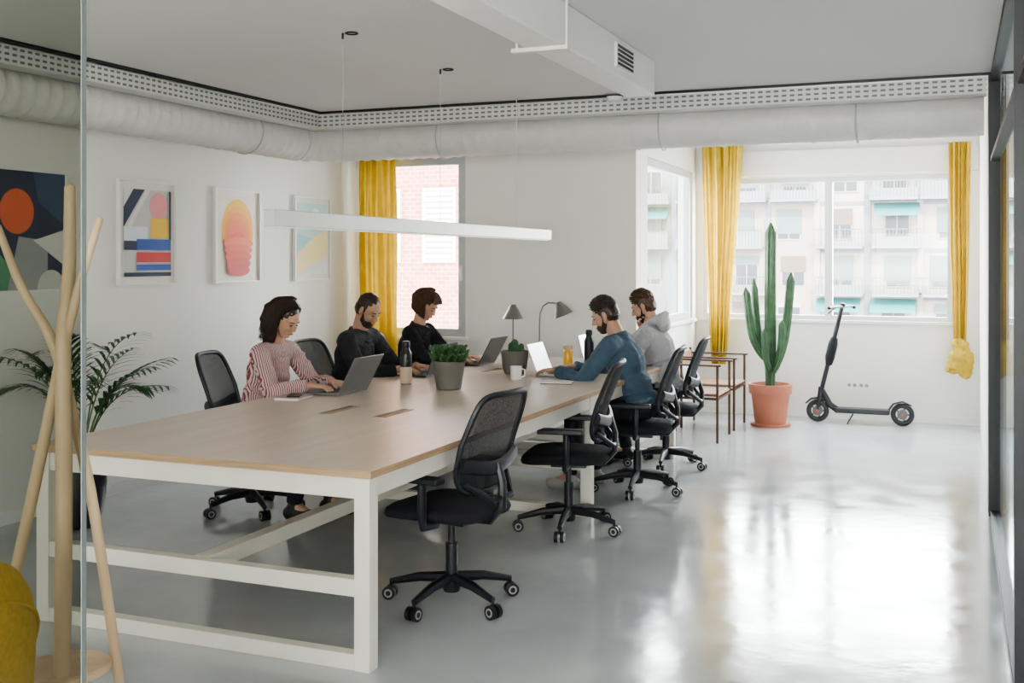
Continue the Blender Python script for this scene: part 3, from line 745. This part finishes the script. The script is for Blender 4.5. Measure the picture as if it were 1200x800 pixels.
laptop((-3.37,6.67,ZT),0,DGREY,'open dark laptop used by the man in black',ang=112)
laptop((-3.36,7.5,ZT),0,DGREY,'open dark laptop used by the woman in black',ang=118)
laptop((-2.51,7.05,ZT),pi,SILVER,'open silver laptop used by the man in blue',True,ang=112,w=.30,dp=.21)
laptop((-2.51,8.03,ZT),pi,SILVER,'open silver laptop used by the man in grey hoodie',True,ang=105,w=.28,dp=.2)
def bottle(loc,label,body,topm,hh=.26,r=.034,sleeve=None):
    e=thing('water_bottle',label,'bottle',loc)
    MB().lathe([(r*.9,0),(r,.008),(r,hh*.68),(r*.95,hh*.73),(r*.62,hh*.82),(r*.62,hh*.86)]).obj('bottle_body',body,e)
    MB().lathe([(r*.68,hh*.86),(r*.7,hh*.865),(r*.7,hh*.98),(r*.6,hh)]).obj('cap',topm,e)
    if sleeve: MB().lathe([(r*.98,.004),(r*1.03,.008),(r*1.03,hh*.40),(r*.99,hh*.405)]).obj('bottle_sleeve',sleeve,e)
bottle((-3.22,6.15,ZT),'dark bottle with beige lower sleeve and black cap',mat('dark_bottle',(.05,.05,.05),.3,metal=.4),BLACKP,.27,.037,mat('beige_sleeve',(.58,.46,.34),.6))
bottle((-2.50,7.66,ZT),'black bottle with narrow neck',BLACKP,BLACKP,.27,.036)
e=thing('drinking_jar','glass jar of orange juice with a wooden lid','jar',(-2.58,7.42,ZT))
MB().lathe([(.03,0),(.033,.005),(.033,.13),(.028,.14)]).obj('juice_glass',mat('orange_juice',(.75,.42,.04),.2),e)
MB().lathe([(.034,.14),(.036,.145),(.036,.17),(.03,.175)]).obj('lid',OAK,e)
e=thing('coffee_mug','white ceramic coffee mug','mug',(-2.66,6.62,ZT))
MB().lathe([(.03,0),(.036,.006),(.038,.09),(.034,.09),(.032,.01),(.001,.008)]).tube([(.036,0,.075),(.06,0,.07),(.062,0,.03),(.036,0,.02)],.005,8).obj('mug_body',WHITE,e)
e=thing('coffee_mug','dark ceramic mug near the laptop','mug',(-2.95,7.3,ZT))
MB().lathe([(.03,0),(.036,.006),(.038,.08),(.034,.08),(.032,.01),(.001,.008)]).tube([(.036,0,.065),(.06,0,.06),(.062,0,.03),(.036,0,.02)],.005,8).obj('mug_body',DARKPOT,e)
e=thing('notebook','closed notebook lying on the table','notebook',(-3.46,5.25,ZT),.15)
MB().mi(0).box(-.075,.075,-.1,.1,0,.003).box(-.075,.075,-.1,.1,.013,.016).mi(1).box(-.07,.073,-.098,.098,.003,.013).obj('notebook_cover',[mat('pink_cover',(.55,.40,.38),.6),PAPER],e)
e=thing('mobile_phone','black mobile phone lying on the notebook','phone',(-3.45,5.25,ZT+.0165),.4)
MB().box(-.036,.036,-.07,.07,0,.008).obj('phone_body',BLACKP,e,bevel=.003)
e=thing('notebook','open paper notebook beside the man in blue','notebook',(-2.35,6.55,ZT),.2)
MB().mi(0).box(-.1,.1,-.07,.07,0,.004).mi(1).box(-.097,.097,-.067,.067,.004,.01).obj('notebook_cover',[BLACKP,PAPER],e)
def leafblade(mb,p,d,l,w,bend=.3,up=V((0,0,1)),seg=4):
    d=d.normalized(); s=d.cross(up)
    if s.length<.05: s=V((1,0,0))
    s.normalize(); vs=[];fs=[]
    for i in range(seg+1):
        t=i/seg; c=p+d*l*t-V((0,0,1))*bend*l*t*t; ww=w*math.sin(pi*min(1,.12+t*.88))**.8*.5 if t<1 else .0005
        vs+=[c-s*ww,c+s*ww]
    for i in range(seg): fs.append((2*i,2*i+1,2*i+3,2*i+2))
    mb.add(vs,fs)
e=thing('potted_succulent','leafy green succulent in a grey ceramic pot','potted plant',(-2.85,6.0,ZT))
MB().lathe([(.065,0),(.075,.005),(.10,.165),(.104,.172),(.094,.172),(.09,.15),(.001,.15)]).obj('pot',GREYPOT,e)
MB().lathe([(.001,.14),(.088,.153),(.001,.158)]).obj('soil',SOIL,e)
m=MB()
for q in range(260):
    a=random.random()*2*pi; r=.098*math.sqrt(random.random()); d_=V((math.cos(a)*(r*9+.2),math.sin(a)*(r*9+.2),.9)).normalized()
    p=V((math.cos(a)*r,math.sin(a)*r,.165+random.random()*.075)); m.sph(p+d_*.02,(.010,.010,.020),d_.to_track_quat('Z','Y').to_matrix(),6,5)
m.obj('foliage',LEAF2,e)
e=thing('potted_cactus','small round cactus in a dark grey pot','potted cactus',(-2.81,6.97,ZT))
MB().lathe([(.06,0),(.07,.004),(.085,.05),(.095,.15),(.098,.16),(.088,.16),(.08,.14),(.001,.14)]).obj('pot',GREYPOT,e)
m=MB()
for (x,y,h_,r) in ((0,0,.10,.03),(.04,.02,.07,.022),(-.035,.02,.075,.022),(.01,-.04,.06,.02)):
    m.tube([(x,y,.14),(x,y,.14+h_*.4),(x,y,.14+h_*.8),(x,y,.14+h_*.95),(x,y,.14+h_)],[r*.8,r,r*.9,r*.5,r*.1],24,ribs=8,ribd=.2)
m.obj('cactus_stem',CACT,e)
def desklamp(loc,rz,label,hh,reach,arc=True):
    e=thing('desk_lamp',label,'desk lamp',loc,rz)
    M_=mat('lamp_grey_paint',(.16,.16,.14),.4)
    MB().lathe([(.07,0),(.075,.004),(.075,.014),(.01,.018)]).obj('lamp_base',M_,e)
    if arc: pts=[(0,0,.01),(0,0,hh*.6),(.004,0,hh*.8),(.03,0,hh*.94),(.07,0,hh),(reach-.03,0,hh*.99),(reach,0,hh*.95)]
    else: pts=[(0,0,.01),(0,0,hh*.5),(0,0,hh)]
    MB().tube(pts,.0055,8).obj('pole',M_,e)
    x=reach if arc else 0
    R=Matrix.Rotation(math.radians(-22 if arc else 0),3,'Y'); m=MB()
    pr=[(.012,.03),(.022,.028),(.03,.01),(.085,-.085),(.082,-.086),(.024,.0),(.001,.01)]
    m.lathe(pr,(0,0,0),28); m.v=[tuple(R@V(v)+V((x,0,hh*.95))) for v in m.v]
    m.obj('lamp_shade',M_,e,angle=50)
desklamp((-3.28,8.1,ZT),0,'small grey desk lamp with upright cone shade',.42,0,False)
desklamp((-3.1,8.22,ZT),.35,'grey desk lamp with curved neck and cone shade',.44,.16,True)

# ---------------------------------------------------------------- curtains
def curtain(label,xc,yc,z0,z1,wf,folds,amp=.035,knot=None,ph=0.):
    e=thing('curtain',label,'curtain',(xc,yc,z0)); m=MB(); nu,nv=120,48; vs=[];fs=[]
    for i in range(nv+1):
        t=i/nv; w,off=wf(t)
        for j in range(nu+1):
            s_=j/nu; x=off+(s_-.5)*w*(1+.03*math.sin(t*9+ph))
            nz=mnoise.noise(V((s_*3+ph,t*2.2,ph)))
            y=amp*math.sin(s_*folds*2*pi+2.2*nz+1.4*math.sin(s_*5+ph))*(.6+.4*math.sin(s_*9+t*2+ph))+.012*math.sin(s_*folds*4.3*pi+t*5+3*nz)
            vs.append((x,y,(z1-z0)*t))
    for i in range(nv):
        for j in range(nu): fs.append((i*(nu+1)+j,i*(nu+1)+j+1,(i+1)*(nu+1)+j+1,(i+1)*(nu+1)+j))
    m.add(vs,fs).obj('fabric',YELC,e,recalc=False,angle=80)
    if knot:
        k=MB(); k.sph((0,0,.03),(.075,.05,.06)).sph((.015,0,-.08),(.11,.06,.10)).sph((-.045,-.01,-.17),(.08,.045,.07)).sph((.05,0,-.20),(.065,.04,.08))
        blobobj('knotted_hem',k,YELC,e,.01,1,.06,.045)
    return e
curtain('long yellow curtain beside the brick-facing window',-4.80,8.62,.15,2.46,lambda t:(.42-.04*t,0),5,.05,None,.7)
curtain('gathered yellow curtain hanging over the cactus window',-2.15,10.83,.50,2.66,lambda t:(.15+.27*t**.9,-.04*(1-t)),5,.045,None,2.1)
curtain('narrow yellow curtain knotted at its hem',.03,10.86,.72,2.62,lambda t:(.11+.08*min(1,t*1.3),-.0),4,.035,True,4.)
cr=thing('curtain_rod','thin white curtain rail above the alcove window','curtain rail',(-1.1,10.84,2.67))
MB().cyl((-1.3,0,0),(1.28,0,0),.009,n=10).cyl((-1.2,0,0),(-1.2,.11,0),.006,n=8).cyl((1.1,0,0),(1.1,.11,0),.006,n=8).obj('rod',WHITE,cr)
for q in range(2):
    e=thing('wall_socket','white double wall socket above the scooter','wall socket',(-.93+q*.11,YB-.0,.33),group='wall sockets')
    m=MB().mi(0).box(-.05,.05,-.012,0,-.04,.04).mi(1)
    for sx in (-.025,.025): m.cyl((sx,-.0135,0),(sx,-.011,0),.017,n=16)
    m.obj('socket_plate',[WHITE,mat('socket_grey',(.3,.3,.3),.5)],e)

# ---------------------------------------------------------------- cactus
e=thing('tall_cactus','tall columnar cactus with arms in a terracotta pot','potted cactus',(-1.6,10.32,0))
MB().lathe([(.13,0),(.14,.01),(.175,.30),(.195,.30),(.2,.36),(.2,.385),(.18,.385),(.175,.35),(.001,.35)]).obj('pot',TERR,e)
MB().lathe([(.13,.0),(.18,.0),(.185,.02),(.17,.025)]).obj('saucer',TERR,e)
MB().lathe([(.001,.34),(.172,.355),(.001,.36)]).obj('soil',SOIL,e)
RX=V((.9266,.376,0))
def stem(pts,r):
    pts=[RX*a+V((0,0,z))+V((-.376,.9266,0))*b for a,b,z in pts]
    out=[]
    for i in range(len(pts)-1):
        for k in range(5): out.append(pts[i].lerp(pts[i+1],k/5))
    out.append(pts[-1])
    sm=out[:]
    for _ in range(3): sm=[sm[0]]+[(sm[i-1]+sm[i]*2+sm[i+1])/4 for i in range(1,len(sm)-1)]+[sm[-1]]
    n=len(sm); rd=[]
    for i in range(n):
        d_=(sm[-1]-sm[i]).length; rr=r*min(1,math.sqrt(max(0.02,1-(1-min(1,d_/(r*1.6)))**2)))
        rd.append(rr*(.85 if i<2 else 1))
    return sm,rd
st=[([(0,0,.33),(.0,0,.9),(.0,0,1.4),(.005,0,1.88)],.055),
 ([(-.02,0,.60),(-.10,-.02,.68),(-.165,-.02,.80),(-.20,-.02,.98),(-.235,-.02,1.28)],.038),
 ([(-.02,.03,.60),(-.07,.04,.72),(-.11,.04,.88),(-.145,.04,1.36)],.034),
 ([(.02,0,.52),(.08,0,.62),(.13,0,.78),(.16,0,1.0),(.195,0,1.42)],.042),
 ([(.02,-.04,.5),(.055,-.08,.60),(.08,-.09,.75),(.09,-.09,.98)],.034),
 ([(-.01,-.04,.5),(-.05,-.08,.58),(-.075,-.09,.70),(-.08,-.09,.90)],.030)]
for i,(p,r) in enumerate(st):
    a,b=stem(p,r); MB().tube(a,b,40,ribs=8,ribd=.28).obj('cactus_trunk' if i==0 else 'cactus_arm',CACT,e,angle=80)

# ---------------------------------------------------------------- scooter
e=thing('electric_scooter','black electric kick scooter parked against the wall','scooter',(-.84,10.72,0))
fx,rx=-.38,.38
def wheel(x,name):
    m=MB(); m.mi(0); m.tube([(x+.082*math.cos(a),0,.105+.082*math.sin(a)) for a in [2*pi*i/28 for i in range(28)]],.023,10,closed=True)
    m.mi(1).cyl((x,-.018,.105),(x,.018,.105),.045,n=20).mi(2).cyl((x,-.03,.105),(x,.03,.105),.014,n=12)
    m.mi(1)
    for k in range(5):
        a=2*pi*k/5; m.cyl((x,0,.105),(x+.07*math.cos(a),0,.105+.07*math.sin(a)),.008,n=6)
    m.obj(name,[BLACKP,DGREY,mat('red_hub',(.5,.05,.04),.4)],e)
wheel(fx,'front_wheel'); wheel(rx,'rear_wheel')
MB().box(-.22,.27,-.07,.07,.10,.145).obj('deck',BLACKP,e,bevel=.012,seg=3)
MB().tube([(.25,0,.13),(.30,0,.20),(.38,0,.225),(.46,0,.19)],[.02,.02,.018,.012],8,flat=.5).obj('rear_fender',BLACKP,e)
MB().tube([(-.2,0,.12),(-.27,0,.17),(-.34,0,.30)],[.03,.03,.026],10).tube([(fx,0,.105),(-.36,0,.22),(-.345,0,.33)],[.02,.025,.028],10).tube([(-.49,0,.17),(-.44,0,.215),(fx,0,.225),(-.31,0,.2)],[.012,.018,.02,.014],8,flat=.6).obj('neck_frame',BLACKP,e)
MB().cyl((-.345,0,.30),(-.16,0,1.08),.021,n=16).obj('steering_stem',BLACKM,e)
MB().tube([(-.275,-.03,.55),(-.262,-.045,.62),(-.235,-.045,.74),(-.222,-.03,.80)],[.035,.05,.05,.035],12,flat=.9).obj('stem_bag',BLACKF,e,angle=60)
MB().tube([(-.23,-.22,1.09),(-.17,-.10,1.10),(-.15,0,1.09),(-.10,.10,1.10),(-.06,.22,1.08)],.012,8).cap((-.25,-.25,1.09),(-.215,-.17,1.095),.017,.017).cap((-.07,.25,1.08),(-.06,.17,1.085),.017,.017).sph((-.155,0,1.11),(.035,.03,.022)).tube([(-.2,-.15,1.09),(-.24,-.13,1.06),(-.27,-.15,1.03)],.006,6).obj('handlebar',BLACKP,e)
MB().tube([(-.05,-.07,.10),(-.09,-.10,.03),(-.10,-.11,.004)],.007,6).obj('kickstand',BLACKM,e)

# ---------------------------------------------------------------- red wood armchairs
def armchair(x,y,rz):
    e=thing('armchair','red-brown framed armchair with tan leather seat','armchair',(x,y,0),rz,group='red-brown armchairs by the curtain')
    r=.010
    for sx in(-.24,.24):
        for sy in(-.26,.26): MB().box(sx-r,sx+r,sy-r,sy+r,0,.64).obj('leg',REDW,e,bevel=.002)
    for sy in(-.26,.26):
        MB().box(-.27,.27,sy-.018,sy+.018,.64,.656).obj('armrest',REDW,e,bevel=.003)
    m=MB(); 
    for z in(.36,):
        for sy in(-.26,.26): m.box(-.24,.24,sy-.008,sy+.008,z,z+.02)
    for sx in(-.24,.24): m.box(sx-.008,sx+.008,-.26,.26,.36,.38)
    m.obj('frame_rail',REDW,e)
    MB().box(-.24,-.225,-.26,.26,.14,.155).obj('stretcher',REDW,e)
    MB().box(-.24,.25,-.24,.24,.385,.41).obj('seat',TAN,e,bevel=.012)
    R=Matrix.Rotation(math.radians(-8),3,'Y'); m=MB().obox((-.262,0,.62),(.016,.47,.12),R); m.obj('backrest',TAN,e,bevel=.006)
    for sy in(-.235,.235): MB().obox((-.25,sy,.55),(.018,.018,.30),R).obj('back_post',REDW,e)
armchair(-2.09,9.38,math.radians(0)); armchair(-2.09,10.12,math.radians(0))

# ---------------------------------------------------------------- palm
e=thing('potted_palm','kentia palm with long arching fronds in a black pot','potted plant',(-4.68,4.90,0))
MB().lathe([(.09,0),(.11,.01),(.14,.12),(.152,.25),(.145,.34),(.133,.34),(.13,.30),(.001,.30)]).obj('pot',DARKPOT,e)
m=MB(); fol=MB()
for q in range(15):
    a=q*2.399+.4; dr=V((math.cos(a),math.sin(a),0)); L=.36+.20*random.random(); rise=.72+.28*random.random()
    if dr.x<0: L*=1-.45*(-dr.x)
    if dr.x>.3: L*=.82
    if dr.y<-.3: L*=1.2
    pts=[]
    for i in range(17):
        t=i/16; pts.append(V((0,0,.31))+dr*(.03+L*(t*.25+.75*t*t))+V((0,0,rise*(1.45*t-.62*t*t*(1.0 if q%3 else 1.35)))))
    m.tube(pts,[.006-.0045*i/16 for i in range(17)],6)
    for i in range(6,17):
        t=i/16; p=pts[i]; tg=(pts[min(i+1,16)]-pts[i-1]).normalized(); sd=tg.cross(V((0,0,1))).normalized()
        ll=.24*(math.sin(pi*(.2+.7*(t-.35)/.65))+.1)
        for s_ in(1,-1):
            leafblade(fol,p,(tg*.85+sd*s_*.7+V((0,0,.08))),ll,.022,.42)
fol.v=[(max(x,-.40),y,z) for x,y,z in fol.v]
m.obj('stalks',mat('stalk',(.10,.15,.045),.5),e); fol.obj('foliage',LEAF,e,recalc=False)

# ---------------------------------------------------------------- coat rack and mustard chair
e=thing('coat_rack','pale wooden coat rack of crossing branch-like poles','coat rack',(-2.27,2.32,0))
FW=V((-.376,.9266,0))
def rp(a,b,z): return RX*a+FW*b+V((0,0,z))
rackpoles=[([rp(-.30,.05,.0),rp(-.20,.04,.45),rp(-.09,.02,.90),rp(.0,.0,1.30),rp(.055,-.02,1.48),rp(.105,-.02,1.64)],[.013,.015,.016,.015,.012,.010]),
 ([rp(.16,.1,.0),rp(.105,.09,.45),rp(.05,.06,.90),rp(-.035,.03,1.30),rp(-.13,.02,1.46),rp(-.19,.02,1.62)],[.012,.014,.015,.015,.012,.010]),
 ([rp(.03,-.12,.0),rp(.028,-.08,.45),rp(.018,-.04,.9),rp(.0,-.01,1.3),rp(.008,.02,1.5),rp(.0,.04,1.73)],[.020,.022,.022,.021,.018,.015])]
for ps,rs in rackpoles:
    sm=[];rr=[]
    for i in range(len(ps)-1):
        for k in range(6): sm.append(ps[i].lerp(ps[i+1],k/6)); rr.append(rs[i]+(rs[i+1]-rs[i])*k/6)
    sm.append(ps[-1]); rr.append(rs[-1])
    for _ in range(3): sm=[sm[0]]+[(sm[i-1]+sm[i]*2+sm[i+1])/4 for i in range(1,len(sm)-1)]+[sm[-1]]
    mbp=MB().tube(sm,rr,16); mbp.sph(sm[-1],rs[-1]*1.02,nu=16,nv=8); mbp.obj('pole',OAK,e,angle=60)
MB().lathe([(.005,.40),(.11,.40),(.115,.405),(.115,.418),(.11,.423),(.005,.423)],RX*.01,n=36).obj('round_shelf',OAK,e)
e=thing('tub_chair','mustard fabric chair with rounded back','chair',(-2.215,1.765,0),math.radians(165))
m=MB(); n=40; vs=[];fs=[]
for k,(r,z) in enumerate(((.25,.36),(.27,.46),(.285,.62),(.29,.78),(.283,.86),(.268,.89),(.250,.88),(.242,.84),(.235,.64),(.225,.46),(.215,.36))):
    for j in range(n+1):
        a=pi/2+pi*(j/n); ed=math.sin(pi*j/n)**.65
        zz=.36+(z-.36)*(.25+.75*ed); vs.append((r*math.cos(a)*1.0,r*math.sin(a),zz))
K=11
for i in range(K):
    for j in range(n):
        i2=(i+1)%K; fs.append((i*(n+1)+j,i*(n+1)+j+1,i2*(n+1)+j+1,i2*(n+1)+j))
for j in (0,n): fs.append(tuple(i*(n+1)+j for i in range(K)))
m.add(vs,fs).obj('backrest',MUST,e,angle=80)
MB().tube([(.292*math.cos(pi/2+pi*j/30),.292*math.sin(pi/2+pi*j/30),.36+.44*(.25+.75*math.sin(pi*j/30)**.65)) for j in range(1,30)],.005,6).obj('piping',MUST,e)
MB().lathe([(.01,.34),(.20,.34),(.222,.36),(.222,.42),(.20,.445),(.01,.45)],(.01,0,0)).obj('seat',MUST,e)
for sx in(-.16,.2):
    for sy in(-.17,.17): MB().cyl((sx*.8+.0,sy*.8,.35),(sx*1.15,sy*1.15,0),.018,.011,n=12).obj('leg',OAK,e)

# ---------------------------------------------------------------- outside
FAC=mat('pale_render',(.17,.155,.135),.9,var=.12,scale=.3); FAC2=mat('grey_render',(.085,.09,.093),.9,var=.15,scale=.4); FAC3=mat('beige_render',(.145,.12,.105),.9,var=.12,scale=.4)
WG=mat('facade_window_glass',(.01,.012,.016),.4,var=.4,scale=.5); SHUT=mat('shutter',(.055,.075,.072),.7); RAIL=mat('balcony_rail',(.04,.046,.046),.6); SHUT2=mat('brown_shutter',(.06,.04,.03),.7)
AWN=mat('awning_teal',(.012,.075,.075),.8)
def facade():
    Y=70; rn=random.Random(3)
    e=thing('apartment_block','pale apartment block with rows of balconies across the street','building',(-8,Y,-14))
    m=MB().mi(0).box(-22,22,0,10,0,28)
    for k in range(9): m.mi(1).box(-22,22,-.06,0,1.5+k*2.9,1.75+k*2.9)
    for (a,b,q) in ((-22,-12,0),(-12,-7.4,1),(-7.4,.2,2),(.2,7.5,0),(7.5,22,1)): m.mi(q).box(a,b,-.03-.02*q,0,0,28-q)
    for k in range(-7,8): m.mi(1 if k%2 else 0).box(k*3-.18,k*3+.18,-.12,0,0,28)
    m.obj('facade_wall',[FAC,FAC2,FAC3],e)
    wms=[]
    for sm_,hs in ((SHUT,1.35),(SHUT2,.9),(SHUT,.4),(FAC,1.6)):
        w=MB().mi(0).box(-.75,.75,-.08,.0,0,1.9).mi(1).box(-.66,-.04,-.10,-.05,.08,1.82).box(.04,.66,-.10,-.05,.08,1.82).mi(2).box(-.75,.75,-.12,-.05,hs,1.9)
        wms.append(w.mesh('facade_window',[FAC,WG,sm_]))
    bmes=[]
    for sol in (.55,.95,.1):
        bm_=MB().mi(0).box(-1.4,1.4,-1.1,0,-.15,0).mi(1)
        for q in range(15): bm_.box(-1.38+q*.195,-1.34+q*.195,-1.08,-1.04,0,1.0)
        bm_.box(-1.4,1.4,-1.1,-1.03,.97,1.03).mi(0).box(-1.4,1.4,-1.07,-1.05,.0,sol)
        bmes.append(bm_.mesh('balcony',[FAC2,RAIL]))
    aw=MB().add([(-1.3,-.05,2.4),(1.3,-.05,2.4),(1.3,-1.1,1.6),(-1.3,-1.1,1.6)],[(0,1,2,3)]).mesh('awning',[AWN])
    for r in range(3,8):
        for c in range(-5,5):
            x=c*3+1.5+rn.uniform(-.25,.25); z=r*2.9-.7
            o=put('facade_window',rn.choice(wms),e); o.location=(x,-.02,z+.1)
            if rn.random()<.72:
                o=put('balcony',rn.choice(bmes),e); o.location=(x,-.04,z-.3)
            if rn.random()<.22:
                o=put('awning',aw,e); o.location=(x,-.1,z-.1)
facade()
e=thing('brick_building','pink brick building with white shuttered windows','building',(-11,20,-12))
MB().box(-6,2.8,0,3,0,24).obj('brick_wall',BRICK,e)
SHW=mat('white_shutter_paint',(.28,.28,.28),.7)
for (x,z,w_) in ((-9.7,1.55,.62),(-10.95,1.55,.62),(-9.7,-1.6,.62),(-9.7,4.6,.62),(-10.95,4.6,.62)):
    m=MB().mi(0).box(-w_/2-.06,w_/2+.06,-.06,.0,-.06,1.45).mi(1).box(-w_/2,w_/2,-.08,-.05,0,1.4)
    for q in range(12): m.mi(0).box(-w_/2,w_/2,-.1,-.08,.03+q*.115,.09+q*.115)
    o=m.obj('shuttered_window',[SHW,FAC],e); o.location=(x+11,0,z+12)
struct(MB().box(-80,80,12,120,-14.2,-14).obj('ground',mat('street_asphalt',(.2,.2,.2),.9)),'street far below','street')

# ---------------------------------------------------------------- light
wd=bpy.data.worlds.new('world'); S.world=wd; wd.use_nodes=True
N=wd.node_tree.nodes; L=wd.node_tree.links; bg=N['Background']
tc=N.new('ShaderNodeTexCoord'); sp=N.new('ShaderNodeSeparateXYZ'); L.new(tc.outputs['Generated'],sp.inputs[0])
rp_=N.new('ShaderNodeValToRGB'); rp_.color_ramp.elements[0].position=.0; rp_.color_ramp.elements[1].position=.6
rp_.color_ramp.elements[0].color=(1,.985,.96,1); rp_.color_ramp.elements[1].color=(.84,.91,1,1)
L.new(sp.outputs[2],rp_.inputs[0]); L.new(rp_.outputs[0],bg.inputs[0]); bg.inputs[1].default_value=38
sun=bpy.data.lights.new('sun','SUN'); so=bpy.data.objects.new('sun',sun); COL.objects.link(so)
sun.energy=20; sun.angle=.02; sun.color=(1,.91,.8); so.rotation_euler=V((.35,-1,.9)).to_track_quat('Z','Y').to_euler()
def portal(name,loc,rot,sx,sy):
    l=bpy.data.lights.new(name,'AREA'); l.shape='RECTANGLE'; l.size=sx; l.size_y=sy; l.cycles.is_portal=True
    o=bpy.data.objects.new(name,l); COL.objects.link(o); o.location=loc; o.rotation_euler=rot
portal('window_portal',((wx0+wx1)/2,YA+.16,(wz0+wz1)/2),(-pi/2,0,0),wx1-wx0,wz1-wz0)
portal('window_portal',((bx0+bx1)/2,YB+.16,(bz0+bz1)/2),(-pi/2,0,0),bx1-bx0,bz1-bz0)
portal('window_portal',((cx0+cx1)/2,YB+.16,(bz0+bz1)/2),(-pi/2,0,0),cx1-cx0,bz1-bz0)
portal('window_portal',(XB-.16,(sy0+sy1)/2,(sz0+sz1)/2),(0,-pi/2,0),sz1-sz0,sy1-sy0)
portal('window_portal',((fx0+fx1)/2,YF-.12,(fz0+fz1)/2),(pi/2,0,0),fx1-fx0,fz1-fz0)  # portal of the added fill opening in the front wall
